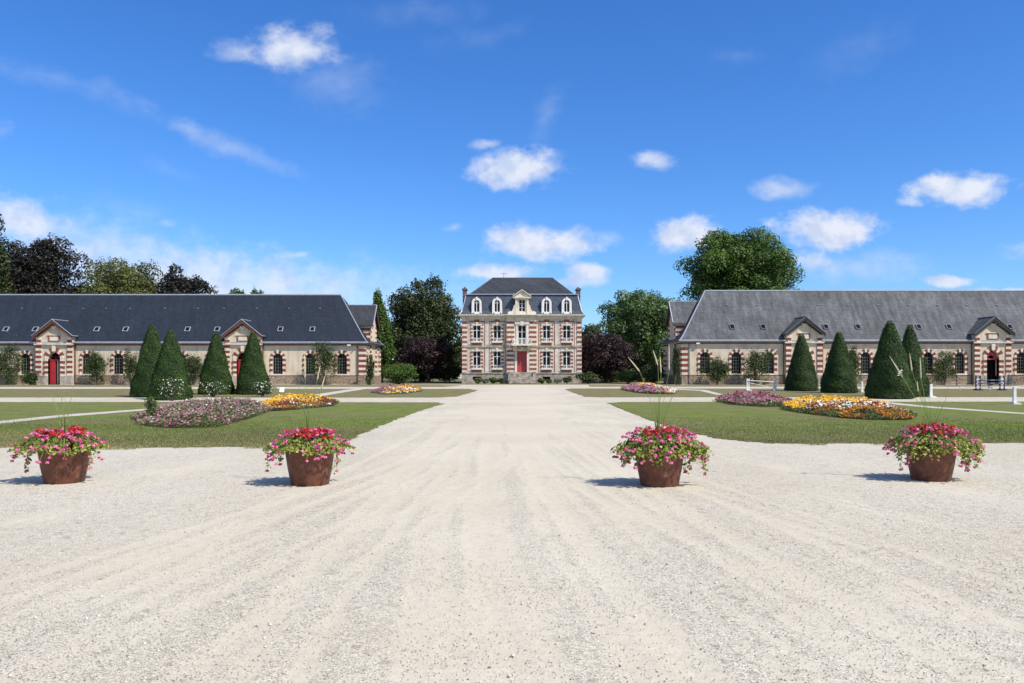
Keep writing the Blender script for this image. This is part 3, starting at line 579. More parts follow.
    for fn, a0, a1, z0 in ((B1, sw-.04, sw+1.5, 4.5), (E2, yc-bh, yc-bh+.6, .95), (E2, yc+bh-.6, yc+bh, .95)):
        mb = MB(T); stripes(mb, fn, a0, a1, z0, 6.4, .27, .045); mb.build('bay_quoin', [M['stone'], M['brick']], ba)
    mb = MB(T); h2 = bh+.35; sf = S0-.42
    for e in (-1, 1):
        q4 = [(sf, yc, za), (sf, yc+e*h2, zee-.15), (sf+6, yc+e*h2, zee-.15), (sf+6, yc, za)]; mb.hexa([(a, y, z-.11) for a, y, z in q4]+q4)
    mb.build('bay_roof', M['slate_old'] if old else M['slate_top'], ba)
    mb = MB(T)
    for e in (-1, 1): q4 = [(sf+.02, yc, za-.11), (sf+.02, yc+e*h2, zee-.26), (sf+.1, yc+e*h2, zee-.26), (sf+.1, yc, za-.11)]; mb.hexa([(a, y, z-.3) for a, y, z in q4]+q4)
    mb.build('bay_bargeboard', M['red_trim'], ba)
    mb = MB(T); mb.tube([(sf, yc, za+.03), (sr, yc, za+.03)], .06, 5); mb.tube([(sf, yc-h2, zee-.14), (sf, yc, za+.02)], .06, 5); mb.build('bay_edging', M['zinc'], ba)
    return root
stable(-1, 1.0, 'long left stable wing with smooth dark slate roof and half open red door', M['slate_new'], False, [5,34.5,96,125,187,216.6,280,312], [22,50,83,106,130,165,198,224,257,289,320], ('shut', 'half'))
stable(1, 1.045, 'long right stable wing with weathered grey slate roof and dark doorways', M['slate_old'], True, [732.5,763.5,826.5,858.6,919.5,949.6,1010.7], [726,757,818,848,878,908,938,967,997], ('dark', 'dark'))

# ------------------------------------------------------------------ the chateau
XC, YC = 1.15, 97.0
zx = lambda v: (v-383)*.02206
zz = lambda v: (630-v)*.02206
T = lambda x, y, z: (XC+x, y, z)
ch = thing('chateau', 'two storey brick and stone chateau with mansard roof at the end of the drive', 'chateau', (XC, YC, 0))
F = lambda a, b_, d: (a, YC+d, b_); HW = 7.0; DEP = 11.0
wx = [zx(143), zx(252), zx(515), zx(622)]; WW = .92
lo = [(c, WW, zz(553), zz(462), 0) for c in wx]; hi_ = [(c, WW, zz(409), zz(324), 0) for c in wx]
bx0, bx1 = zx(303), zx(460)
mb = MB(T)
for a0, a1, sel in ((-HW, bx0, lo[:2]), (bx1, HW, lo[2:])): wall(mb, F, a0, a1, 1.1, 4.22, sel)
for a0, a1, sel in ((-HW, bx0, hi_[:2]), (bx1, HW, hi_[2:])): wall(mb, F, a0, a1, 4.22, 7.75, sel)
for e in (-HW, HW): mb.poly([(e, YC, 1.1), (e, YC+DEP, 1.1), (e, YC+DEP, 7.75), (e, YC, 7.75)])
mb.poly([(-HW, YC+DEP, 0), (HW, YC+DEP, 0), (HW, YC+DEP, 7.75), (-HW, YC+DEP, 7.75)])
mb.build('wall', M['plaster_white'], ch)
BY = -.32; B = lambda a, b_, d: (a, YC+BY+d, b_); dc = zx(384)
mb = MB(T); wall(mb, B, bx0, bx1, 1.1, 4.22, [(dc, 1.15, 1.26, zz(461), 0)], .4); wall(mb, B, bx0, bx1, 4.22, 7.75, [(dc, .98, zz(425), zz(324), 0)], .3)
for e in (bx0, bx1): mb.poly([(e, YC+BY, 1.1), (e, YC, 1.1), (e, YC, 7.75), (e, YC+BY, 7.75)])
mb.build('centre_bay', M['stone'], ch)
mb = MB(T); sdn = [(zx(145), 1.0, .35, .75, 0), (zx(515), .9, .35, .75, 0)]
wall(mb, lambda a, b_, d: (a, YC-.08+d, b_), -HW-.06, bx0, -.05, 1.1, [sdn[0]], .2); wall(mb, lambda a, b_, d: (a, YC-.08+d, b_), bx1, HW+.06, -.05, 1.1, [sdn[1]], .2)
mb.box(bx0-.06, bx1+.06, YC+BY-.08, YC, -.05, 1.1); blk(mb, F, -HW-.1, bx0-.062, 1.1, 1.2, -.14, 0); blk(mb, F, bx1+.062, HW+.1, 1.1, 1.2, -.14, 0)
for e in (-1, 1): mb.box(min(e*HW, e*(HW+.06)), max(e*HW, e*(HW+.06)), YC, YC+DEP, -.05, 1.1)
mb.build('plinth', M['stone_grey'], ch)
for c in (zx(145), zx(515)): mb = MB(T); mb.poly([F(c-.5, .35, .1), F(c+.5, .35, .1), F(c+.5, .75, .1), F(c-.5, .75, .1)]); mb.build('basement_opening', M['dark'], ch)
BR = [M['stone'], M['brick_pale']]
M['sash'] = M['white']
for fn, a0, a1 in ((F, -HW-.04, -HW+.55), (F, HW-.55, HW+.04), (B, bx0-.03, bx0+.88), (B, bx1-.84, bx1+.03)):
    for z0, z1 in ((1.26, 4.15), (4.42, 7.5)):
        mb = MB(T); stripes(mb, fn, a0, a1, z0, z1, .275, .05, 0, .03); mb.build('quoin', BR, ch)
for e in (-1, 1):
    mb = MB(T); stripes(mb, lambda a, b_, d: (e*(HW-d), a, b_), YC, YC+.7, 1.26, 7.5, .28, .045); mb.build('quoin', BR, ch)
mb = MB(T)
for fn, a0, a1 in ((F, -HW-.1, bx0-.12), (F, bx1+.12, HW+.1), (B, bx0-.1, bx1+.1)): blk(mb, fn, a0, a1, 4.2, 4.30, -.13, .02); blk(mb, fn, a0+.03, a1-.03, 4.30, 4.40, -.08, .02)
for e in (-1, 1): mb.box(min(e*HW, e*(HW+.1)), max(e*HW, e*(HW+.1)), YC+.02, YC+DEP, 4.2, 4.38)
mb.build('string_course', M['stone_grey'], ch)
mb = MB(T)
for pr, z0, z1 in ((.10, 7.52, 7.66), (.22, 7.66, 7.82), (.42, 7.82, 7.94), (.5, 7.94, 8.03)): mb.box(-HW-pr, HW+pr, YC-pr, YC+DEP+pr, z0, z1)
for pr, z0, z1 in ((.12, 7.53, 7.655), (.24, 7.665, 7.815), (.44, 7.825, 7.935), (.52, 7.945, 8.04)): mb.box(bx0-pr*.4, bx1+pr*.4, YC+BY-pr, YC-pr, z0, z1)
mb.build('cornice', M['stone'], ch)
# brick frieze panels, pilaster strips with brick edging, sill panels
for c in wx:
    mb = MB(T); blk(mb, F, c-.32, c+.32, 7.20, 7.46, -.035, .02, 1); mb.build('frieze_panel', BR, ch)
    for z0, z1 in ((1.3, 4.15), (4.45, 7.1)):
        for e in (-1, 1):
            x = c+e*.93; mb = MB(T); blk(mb, F, x-.035, x+.035, z0, z1, -.025, .02, 1)
            mb.build('brick_trim', BR, ch)
    for z in (zz(325), zz(462)): mb = MB(T); blk(mb, F, c-.62, c+.62, z+.04, z+.22, -.06, .02, 0); blk(mb, F, c-.12, c+.12, z, z+.42, -.12, .02, 0); mb.build('lintel', BR, ch)
    for z0, z1, hw_ in ((zz(305), zz(299), .95), (zz(428), zz(418), .62), (zz(572), zz(562), .62)): mb = MB(T); blk(mb, F, c-hw_, c+hw_, z0, z1, -.06, .02, 1); mb.build('brick_trim', BR, ch)
for x in (zx(197), zx(570), zx(97), zx(668)):
    for z0, z1 in ((1.35, 4.1), (4.5, 7.4)):
        mb = MB(T); wd = .22 if abs(x) < 5 else .07; blk(mb, F, x-wd, x+wd, z0, z1, -.03, .02)
        blk(mb, F, x-wd-.06, x+wd+.06, z1, z1+.07, -.07, .02); mb.build('pilaster', M['white_stone'], ch)
def rail(root, fn, c, w_, z0, z1, d0, d1, n_):
    mb = MB(T); blk(mb, fn, c-w_/2, c+w_/2, z1-.07, z1, d0, d1); blk(mb, fn, c-w_/2, c+w_/2, z0, z0+.05, d0, d1)
    for i in range(n_): x = c-w_/2+w_*(i+.5)/n_; blk(mb, fn, x-.025, x+.025, z0+.05, z1-.07, d0+.02, d1-.02)
    return mb.build('railing', M['white'], root)
for c, w_, zb, zs, _ in lo+hi_:
    wo = window(ch, T, F, c, w_, zb, zs, 0, M['white'], rows=1, cols=2, bw=.17, bar=.06, sur=False, frm=.07)
    s_ = MB(T); blk(s_, F, c-w_/2+.07, c+w_/2-.07, zb+(zs-zb)*.68, zb+(zs-zb)*.68+.06, .125, .19); s_.build('transom', M['white'], wo)
    for sd_ in (-1, 1): s_ = MB(T); surround(s_, F, c, w_, zb-.1, zs+.2, 0, .24, .21, .045, sides=(sd_,)); s_.build('jamb', BR, wo)
    rail(wo, F, c, w_+.1, zb+.0, zb+.42, -.14, -.06, 6)
    s_ = MB(T); blk(s_, F, c-.62, c+.62, zb-.14, zb-.003, -.18, .15); s_.build('sill', M['stone'], wo)
wo = window(ch, T, B, dc, .98, zz(425), zz(324), 0, M['white'], rows=3, cols=2, bar=.045, sur=False, frm=.075)
for e in (-1, 1): mb = MB(T); a0, a1 = sorted((dc+e*.5, dc+e*.72)); blk(mb, B, a0, a1, zz(428), zz(318), -.06, .02); mb.build('jamb', M['stone'], wo)
mb = MB(T)
blk(mb, B, dc-.85, dc+.85, zz(318), zz(308), -.12, .02); blk(mb, B, dc-.6, dc+.6, zz(300), zz(284), -.08, .02); blk(mb, B, dc-.2, dc+.2, zz(324), zz(298), -.16, .02)
for i in range(5): blk(mb, B, dc-.75+i*.33, dc-.55+i*.33, zz(296)+.02*i % .05, zz(287), -.13, -.08)
mb.build('surround', M['stone'], wo)
# front door, surround, steps
mb = MB(T); d_ = .3
for e in (-1, 1):
    a0, a1 = sorted((dc+e*.01, dc+e*.57)); blk(mb, B, a0, a1, 1.27, zz(463), d_, d_+.07)
    for z0, z1 in ((1.4, 2.05), (2.2, 2.9), (3.02, 3.55)): blk(mb, B, a0+.09, a1-.09, z0, z1, d_-.03, d_)
do = mb.build('door', M['pink_paint'], ch); mb = MB(T); mb.tube([B(dc+.06, 2.35, .2), B(dc+.06, 2.45, .2)], .03, 6); mb.build('handle', M['iron'], do)
mb = MB(T)
for e in (-1, 1):
    a0, a1 = sorted((dc+e*.575, dc+e*.84)); blk(mb, B, a0, a1, 1.2, 3.72, -.12, .02)
    a0, a1 = sorted((dc+e*.62, dc+e*1.05)); mb.hexa([B(a0, 3.74, -.1), B(a1, 3.74, -.1), B(a1, 3.74, .02), B(a0, 3.74, .02), B(a0, 4.36, -.8), B(a1, 4.36, -.8), B(a1, 4.36, .02), B(a0, 4.36, .02)])
blk(mb, B, dc-.57, dc+.57, 3.74, 3.95, -.14, .02); blk(mb, B, dc-.16, dc+.16, 3.95, 4.25, -.25, .02)
mb.build('door_surround', M['stone'], ch)
mb = MB(T); blk(mb, B, dc-1.2, dc+1.2, 4.365, 4.5, -1.0, .02); bal = mb.build('balcony', M['stone'], ch)
rail(bal, B, dc, 2.3, 4.5, zz(393), -.98, -.90, 16)
mb = MB(T)
for e in (-1, 1):
    x = dc+e*1.11; mb.box(x-.04, x+.04, YC+BY-.9, YC+BY, zz(393)-.07, zz(393)); mb.box(x-.04, x+.04, YC+BY-.9, YC+BY, 4.5, 4.55)
    for i in range(5): y = YC+BY-.8+i*.18; mb.box(x-.025, x+.025, y, y+.05, 4.55, zz(393)-.07)
mb.build('side_railing', M['white'], bal)
mb = MB(T)
for i in range(7): k = (6-i)*.34; mb.box(dc-1.12-.07*(6-i), dc+1.12+.07*(6-i), YC+BY-.9-k, YC+BY-.09, i*.178, (i+1)*.178-.002)
mb.build('front_steps', M['stone_grey'], ch)
for e in (-1, 1): mb = MB(T); x = dc+e*1.42; mb.box(x-.18, x+.18, YC+BY-1.5, YC+BY-.1, -.02, 1.34); mb.box(x-.2, x+.2, YC+BY-1.9, YC+BY-1.5, -.02, .95); mb.build('step_wall', M['stone_grey'], ch)
# mansard
e0 = .30; mb = MB(T)
R0 = [(-HW-e0, YC-e0, 8.03), (HW+e0, YC-e0, 8.03), (HW+e0, YC+DEP+e0, 8.03), (-HW-e0, YC+DEP+e0, 8.03)]
rr = lambda i, z: [(-HW+i, YC+i, z), (HW-i, YC+i, z), (HW-i, YC+DEP-i, z), (-HW+i, YC+DEP-i, z)]
R1 = rr(-.02, 8.5); R2 = rr(.42, 10.42)
for a_, b_ in ((R0, R1), (R1, R2)):
    for i in range(4): j = (i+1) % 4; mb.poly([a_[i], a_[j], b_[j], b_[i]])
ms = mb.build('mansard', M['slate_mansard'], ch)
mb = MB(T); mb.box(-HW+.28, HW-.28, YC+.26, YC+DEP-.28, 10.42, 10.52)
for sx_ in (-1, 1): mb.tube([(sx_*(HW+e0), YC-e0, 8.06), (sx_*(HW+.02), YC-.02, 8.5), (sx_*(HW-.42), YC+.42, 10.45)], .06, 5)
mb.build('zinc_edging', M['zinc'], ms)
mb = MB(T); rg = [(zx(230)*1.06, YC+5.5, 12.95), (zx(549)*1.06, YC+5.5, 12.95)]; q = [(-6.15, YC+.7, 10.525), (6.15, YC+.7, 10.525), (6.15, YC+DEP-.7, 10.525), (-6.15, YC+DEP-.7, 10.525)]
mb.poly([q[0], q[1], rg[1], rg[0]]); mb.poly([q[2], q[3], rg[0], rg[1]]); mb.poly([q[3], q[0], rg[0]]); mb.poly([q[1], q[2], rg[1]])
tp = mb.build('hip_roof', M['slate_top'], ch)
mb = MB(T); mb.tube([rg[0], rg[1]], .07, 5)
for i, k in ((0, 0), (3, 0), (1, 1), (2, 1)): mb.tube([q[i], rg[k]], .05, 5)
mb.build('ridge_capping', M['zinc_dark'], tp)
mb = MB(T); x = zx(290)*1.06; mb.tube([(x, YC+5.5, 12.9), (x, YC+5.5, 13.6)], .025, 5); mb.tube([(x-.4, YC+5.5, 13.5), (x+.4, YC+5.5, 13.5)], .018, 4)
for i in range(4): mb.tube([(x-.36+i*.24, YC+5.3, 13.5), (x-.36+i*.24, YC+5.7, 13.5)], .012, 4)
mb.build('aerial', M['frame_grey'], tp)
D = lambda a, b_, d: (a, YC-.13+d, b_)
for c in wx:
    c2 = c*1.0; mb = MB(T); w2 = .68; zb, zs = 8.32, 9.42
    o, i_ = [(c2-.6, 8.1)]+arc(c2, .58, zs+.02)+[(c2+.6, 8.1)], [(c2-w2/2, zb)]+arc(c2, w2/2, zs)+[(c2+w2/2, zb)]
    for k in range(len(o)-1): pts = [o[k], o[k+1], i_[k+1], i_[k]]; mb.hexa([D(*p, -.1) for p in pts]+[D(*p, .5) for p in pts])
    blk(mb, D, c2-w2/2, c2+w2/2, 8.1, zb, -.12, .4); blk(mb, D, c2-.1, c2+.1, zs+.36, zs+.68, -.16, .3)
    dm = mb.build('dormer', M['white'], ms)
    mb = MB(T); hood = arc(c2, .63, zs+.02)
    for k in range(len(hood)-1): a_, b_ = hood[k], hood[k+1]; mb.poly([D(*a_, -.12), D(*b_, -.12), D(*b_, 1.0), D(*a_, 1.0)])
    mb.poly([D(c2-.63, 8.2, -.09), D(c2-.63, zs+.02, -.09), D(c2-.63, zs+.02, .9), D(c2-.63, 8.2, .5)]); mb.poly([D(c2+.63, 8.2, -.09), D(c2+.63, zs+.02, -.09), D(c2+.63, zs+.02, .9), D(c2+.63, 8.2, .5)])
    mb.build('dormer_hood', M['zinc_dark'], ms)
    window(ms, T, D, c2, w2, zb, zs, 1, M['white'], rows=1, cols=2, bar=.05, sur=False, dep=.05, frm=.05, name='dormer_window')
# central stone dormer
mb = MB(T); wall(mb, B, dc-.78, dc+.78, 8.03, 10.05, [(dc, .78, 8.38, 9.78, 0)], .25)
for e in (-1, 1):
    mb.poly([(dc+e*.78, YC+BY, 8.03), (dc+e*.78, YC+1.4, 8.03), (dc+e*.78, YC+1.4, 10.05), (dc+e*.78, YC+BY, 10.05)])
    a0, a1 = sorted((dc+e*.79, dc+e*.55)); blk(mb, B, a0, a1, 8.05, 9.85, -.09, .02)
    prof = [(dc+e*.79, 8.05), (dc+e*1.65, 8.05), (dc+e*1.68, 8.3), (dc+e*1.45, 8.42), (dc+e*1.2, 8.42), (dc+e*1.05, 8.7), (dc+e*.95, 9.1), (dc+e*.79, 9.25)]
    mb.prism(prof, YC+BY-.05, YC+BY+.25)
blk(mb, B, dc-.98, dc+.98, 9.86, 9.96, -.16, .3); blk(mb, B, dc-1.06, dc+1.06, 9.96, 10.08, -.24, .4)
mb.prism([(dc-1.0, 10.09), (dc+1.0, 10.09), (dc, 10.8)], YC+BY-.08, YC+1.5)
for e in (-1, 1): mb.hexa([B(dc+e*1.1, 10.09, -.26), B(dc, 10.86, -.26), B(dc, 10.86, .5), B(dc+e*1.1, 10.09, .5), B(dc+e*1.1, 10.19, -.26), B(dc, 10.98, -.26), B(dc, 10.98, .5), B(dc+e*1.1, 10.19, .5)])
mb.build('stone_dormer', M['stone'], ms)
window(ms, T, B, dc, .78, 8.38, 9.78, 0, M['white'], rows=3, cols=2, bar=.04, sur=False, name='dormer_window')
for e in (-1, 1):
    mb = MB(T); x = e*(HW-.12); y = YC+2.6; mb.box(x-.22, x+.22, y, y+1.3, 8.0, 11.2, 0)
    for i in range(2): mb.box(x-.25, x+.25, y-.03, y+1.33, 10.4+i*.4, 10.5+i*.4, 0)
    mb.box(x-.32, x+.32, y-.1, y+1.4, 11.2, 11.33, 0); mb.box(x-.26, x+.26, y-.04, y+1.34, 11.33, 11.42, 0)
    c_ = mb.build('chimney', [M['stone_dark'], M['brick_pale']], ch)
    mb = MB(T)
    mb.lathe([(.11, 0), (.09, .2), (.0, .2)], x, y+.65, 11.42, 8)
    mb.build('chimney_pot', M['stone_dark'], c_)

# ------------------------------------------------------------------ trees
def crown_pts(cx, cy, cz, rx, ry, rz, nl, n, lr=.30, seed=1, shape=None):
    r = np.random.default_rng(seed); k = np.arange(nl)+.5; ph = np.arccos(1-2*k/nl); th = k*2.399963+seed
    d = np.stack([np.sin(ph)*np.cos(th), np.sin(ph)*np.sin(th), np.cos(ph)], -1)+r.normal(0, .12, (nl, 3)); d /= np.linalg.norm(d, axis=1, keepdims=True)
    rad = r.uniform(.50, .93, nl); rad[::5] *= .45; C = d*rad[:, None]
    if shape: C = shape(C, r)
    lrad = lr*r.uniform(.65, 1.2, nl); lrad[::5] *= 1.5; per = r.multinomial(n, lrad**2/(lrad**2).sum())
    pts, nr, tone = [], [], []
    for i in range(nl):
        m_ = per[i]; q = r.normal(size=(m_, 3)); q /= np.linalg.norm(q, axis=1, keepdims=True); fl = (q[:, 2] < -.3) & (r.random(m_) < .6); q[fl, 2] *= -1
        bumps = 1+.20*np.sin(q[:, 0]*6+i)*np.sin(q[:, 1]*5+i*2)+.12*np.sin(q[:, 2]*11+i*3+q[:, 0]*7)
        rr_ = (1-np.abs(r.normal(0, .22, m_)))*bumps+np.where(r.random(m_) < .06, r.uniform(0, .35, m_), 0); s_ = C[i]+q*(lrad[i]*rr_)[:, None]*np.array([1, 1, .85])
        pts.append(s_*[rx, ry, rz]+[cx, cy, cz]); nr.append(q*.9+r.normal(0, .5, (m_, 3))+[0, 0, .3]); tone.append(np.clip(r.normal(.5, .2, m_)+r.uniform(-.2, .2), 0, 1))
    return np.concatenate(pts), np.concatenate(nr), np.concatenate(tone), C*[rx, ry, rz]+[cx, cy, cz]
def tree(label, pxc, Y, top, rxp, lowp, mat, leaf, n, nl=38, group='trees around the stables and the chateau', bark='bark', name='tree', cat='tree', seed=1, lr=.32, shape=None, ground_low=None, ryk=1.0):
    ppm = FPX/Y; cx = at(pxc, Y); zt = (HY-top)/ppm+EYE; zl = max((HY-lowp)/ppm+EYE, .4); rz = (zt-zl)/2; cz = (zt+zl)/2; rx = rxp/ppm
    root = thing(name, label, cat, (cx, Y, 0), group)
    n = int(n*2.6); nl = int(nl*1.5); p, nr, tn, C = crown_pts(cx, Y, cz, rx*.96, rx*ryk*.96, rz*.97, nl, n, lr*.92, seed=seed, shape=shape)
    scatter('crown', p, nr, RNG.uniform(.6, 1.3, len(p))*leaf*.62, M[mat], root, tn, aspect=.62)
    mb = MB(); r = random.Random(seed); th = max(zl, .5); tr_ = max(.05, rx*.055)
    mb.tube([(cx, Y, -.05), (cx+tr_*.3, Y, th*.6), (cx, Y, cz-rz*.3), (cx, Y, cz+rz*.5)], [tr_*1.5, tr_, tr_*.75, tr_*.15], 8)
    for i in r.sample(range(len(C)), min(14, len(C))):
        e = Vector(C[i]); z0 = min(max(th*.8, e.z-rx*.7), cz+rz*.3); s_ = Vector((cx, Y, z0)); m_ = s_.lerp(e, .5)+Vector((0, 0, rx*.06)); mb.tube([s_, m_, e], [tr_*.5, tr_*.28, tr_*.08], 5)
    mb.build('trunk', M[bark], root, smooth=True)
    return root
tree('dark green tree cut by the left edge of the photo above the stable roof', -14, 112, 212, 27, 340, 'leaf_dark', .30, 6000, seed=2)
tree('huge dark copper beech rising over the far left of the slate roof', 32, 124, 229, 61, 345, 'leaf_beech', .30, 17000, 60, seed=3, lr=.27)
tree('light green round tree between two dark trees above the left roof', 121, 122, 254, 41, 345, 'leaf_light', .28, 11000, 46, seed=4)
tree('small dark round tree behind the left roof beside the light green tree', 182, 121, 264, 31, 340, 'leaf_beech', .28, 9000, 40, seed=5)
tree('treetop just showing over the left roof ridge, left of the two', 238, 128, 282, 12, 340, 'leaf_mid', .25, 2500, 20, seed=6)
tree('treetop just showing over the left roof ridge, right of the two', 257, 129, 284, 10, 340, 'leaf_mid', .25, 2500, 20, seed=7)
def spire(C, r): C[:, :2] *= np.clip(.95-.85*(C[:, 2:3]*.5+.5), .12, 1); C[:, 0] -= .42*C[:, 2]; return C
tree('slender pointed bright green tree beside the gabled end of the left stable', 382, 103, 284, 17, 380, 'leaf_mid', .20, 9000, 60, seed=8, lr=.24, shape=spire)
tree('tall dark spreading tree between the left stable and the chateau', 422, 113, 277, 41, 378, 'leaf_dark', .26, 20000, 80, seed=9, lr=.25)
tree('low spreading purple leaved tree left of the chateau', 428, 101, 333, 31, 377, 'leaf_purple', .2, 8000, 40, seed=10, bark='bark_grey')
tree('leafy pale green tree between the chateau and the right stable', 640, 109, 283, 42, 382, 'leaf_pale', .25, 20000, 80, seed=11, lr=.25)
tree('low spreading purple leaved tree right of the chateau', 606, 101, 332, 33, 379, 'leaf_purple', .2, 9000, 44, seed=12, bark='bark_grey')
def twin(C, r): C[:, 2] -= .25*np.clip(C[:, 0]-.15, 0, 1)*1.5; return C
tree('huge round green tree rising behind the right stable roof', 742, 119, 218, 66, 340, 'leaf_mid', .28, 30000, 95, seed=13, lr=.22, shape=twin)
tree('dark distant tree just right of the chateau behind the purple tree', 592, 132, 325, 20, 375, 'leaf_dark', .3, 4500, 26, seed=14)
tree('small green treetop between the pale tree and the right stable roof', 676, 126, 296, 12, 360, 'leaf_mid', .25, 2500, 20, seed=15)
tree('dark distant tree just left of the chateau behind the tall spreading tree', 455, 134, 338, 16, 375, 'leaf_dark', .3, 3500, 24, seed=16)
# shrubs: low masses of leaves
def shrub(label, pxc, Y, top, rxp, mat, leaf, n, nl=16, seed=1, name='shrub', group='shrubs around the court', ryk=.8, bloom=None, cat='shrub', base=None, lr=.42, shape=None, stray=0):
    ppm = FPX/Y; cx = at(pxc, Y); zt = (HY-top)/ppm+EYE; rx = rxp/ppm
    root = thing(name, label, cat, (cx, Y, 0), group)
    nl = int(nl*1.8); p, nr, tn, C = crown_pts(cx, Y, zt/2, rx*.9, rx*ryk*.9, zt/2*.95, nl, int(n*1.6), lr, seed=seed, shape=shape)
    if stray: k_ = RNG.random(len(p)) < .3; p[k_] += RNG.normal(0, 1, (k_.sum(), 3))*[rx*stray, .1, zt*stray*.45]; p = p[:]
    p[:, 2] = np.abs(p[:, 2])
    scatter('foliage', p, nr, RNG.uniform(.6, 1.3, len(p))*leaf*.75, M[mat], root, tn, aspect=.6)
    mb = MB(); r = random.Random(seed)
    for i in range(min(7, len(C))): e = Vector(C[i]); mb.tube([(cx+r.uniform(-.1, .1)*rx, Y, -.02), Vector((cx, Y, 0)).lerp(e, .5)+Vector((0, 0, .05)), e], [.035, .025, .01], 5)
    mb.build('stem', M['bark'], root)
    if bloom:
        k = RNG.choice(len(p), bloom[1], replace=False); o = scatter('blooms', p[k]+nr[k]*.02+[0, -.05, .03], nr[k], RNG.uniform(.7, 1.3, bloom[1])*bloom[2], M[bloom[0]], root, shape=5)
        o['kind'] = 'stuff'
    return root
shrub('big rounded green bush beside the gabled end of the left stable', 399, 91, 362, 19, 'leaf_mid', .12, 5000, 30, 21)
shrub('dark low bush under the purple tree near the chateau left corner', 448, 104, 366, 17, 'leaf_dark', .16, 2500, 20, 22)
shrub('dark low bush behind the tall spreading tree trunk', 422, 106, 362, 22, 'leaf_dark', .16, 3000, 20, 23)
shrub('green bush beside the gabled end of the right stable', 652, 92, 365, 14, 'leaf_dark', .13, 3000, 22, 24)
shrub('bright green low bush under the pale green tree', 628, 96, 371, 14, 'leaf_mid', .13, 2500, 20, 25)
shrub('dark bush tucked against the chateau right corner', 588, 95, 372, 11, 'leaf_dark', .13, 1800, 16, 26)
shrub('dark bush low behind the right purple tree', 612, 106, 364, 26, 'leaf_dark', .16, 3000, 20, 27)
for i, (px, rw, top, mt, lb) in enumerate([(478, 5, 377, 'leaf_bed', 'small rounded bush at the chateau plinth, leftmost'), (485, 4, 378.5, 'leaf_greybed', 'small greyish bush at the chateau plinth second from left'), (493, 5, 377, 'leaf_mid', 'small dark green bush at the chateau plinth third from left'), (501, 5, 377.5, 'leaf_bed', 'small green bush just left of the chateau steps'), (541.5, 4.5, 378, 'leaf_bed', 'small green bush just right of the chateau steps'), (549, 3.5, 379, 'leaf_mid', 'small bush in the middle of the right plinth'), (557, 4.5, 378, 'leaf_greybed', 'small greyish bush right along the chateau plinth'), (567, 6, 376, 'leaf_dark', 'dark bush near the right end of the chateau plinth')]):
    shrub(lb, px, 94.6, top, rw, mt, .09, 700, 8, 40+i, group='bushes along the chateau plinth')
WS = [(8,346,15,'tall shrub at the far left against the stable wall'),(31,372,9,'low rounded bush left of the leftmost portal'),(97,350,10,'climbing shrub between the first two windows right of the leftmost portal'),(131,350,9,'climbing shrub beside the paired yew cones'),(193,355,11,'climbing shrub seen between the yew cones on the left'),(325,343,13,'climbing rose between the last two arched windows of the left stable'),(370,356,4,'thin climber on the corner of the left stable'),
      (717,356,13,'loose sprawling shrub between the first two windows of the right stable'),(755,346,13,'tall climbing shrub beside the third window of the right stable'),(853,345,8,'climber between the middle yew cone and the big yew cones'),(918,344,7,'climber showing just right of the big yew cones'),(944,351,13,'sprawling shrub left of the rightmost portal'),(1035,355,10,'shrub at the far right edge of the stable wall'),(676,345,4,'dark climber on the corner of the right stable')]
def ragged(C, r): C = C+r.normal(0, .2, C.shape); C[:, 0] *= 1.15-.25*C[:, 2]; C[:, 2] = np.clip(C[:, 2], -1.05, .8); return C
for i, (px, top, rw, lb) in enumerate(WS):
    shrub(lb, px, 85.3, top, rw, 'leaf_climb' if px != 676 else 'leaf_dark', .085, 2300 if rw < 10 else 3800, 14, 60+i, name='wall_shrub', group='shrubs against the stable walls', ryk=.35, cat='shrub', lr=.40, shape=ragged, stray=.2)
# small far house glimpsed left of the chateau
X0 = at(459.5, 142); hs_ = thing('house', 'small far white house glimpsed left of the chateau', 'house', (X0, 142, 0))
mb = MB(); mb.box(X0-3, X0+3, 142, 148, 0, 3.6); mb.build('wall', M['white'], hs_)
mb = MB(); mb.prism([(X0-3.3, 3.55), (X0+3.3, 3.55), (X0, 5.6)], 141.7, 148.3); mb.build('roof', M['slate_top'], hs_)
mb = MB(); mb.box(X0-.5, X0+.5, 141.96, 142, 1, 2.2); mb.build('window', M['glass'], hs_)
# wood far behind everything
n = 26000; X = RNG.uniform(-150, 150, n); Z = RNG.random(n)**.7*(6.5+2*np.sin(X*.21)+1.5*np.sin(X*.57+1)); Yb = 150+RNG.uniform(-3, 6, n)
o = scatter('far_wood', np.stack([X, Yb, Z], -1), RNG.normal(size=(n, 3))+[0, -.5, .5], .7, M['leaf_dark'], None, aspect=.7)
tag(o, 'dark far wood closing the view behind the chateau and stables', 'wood', kind='stuff')

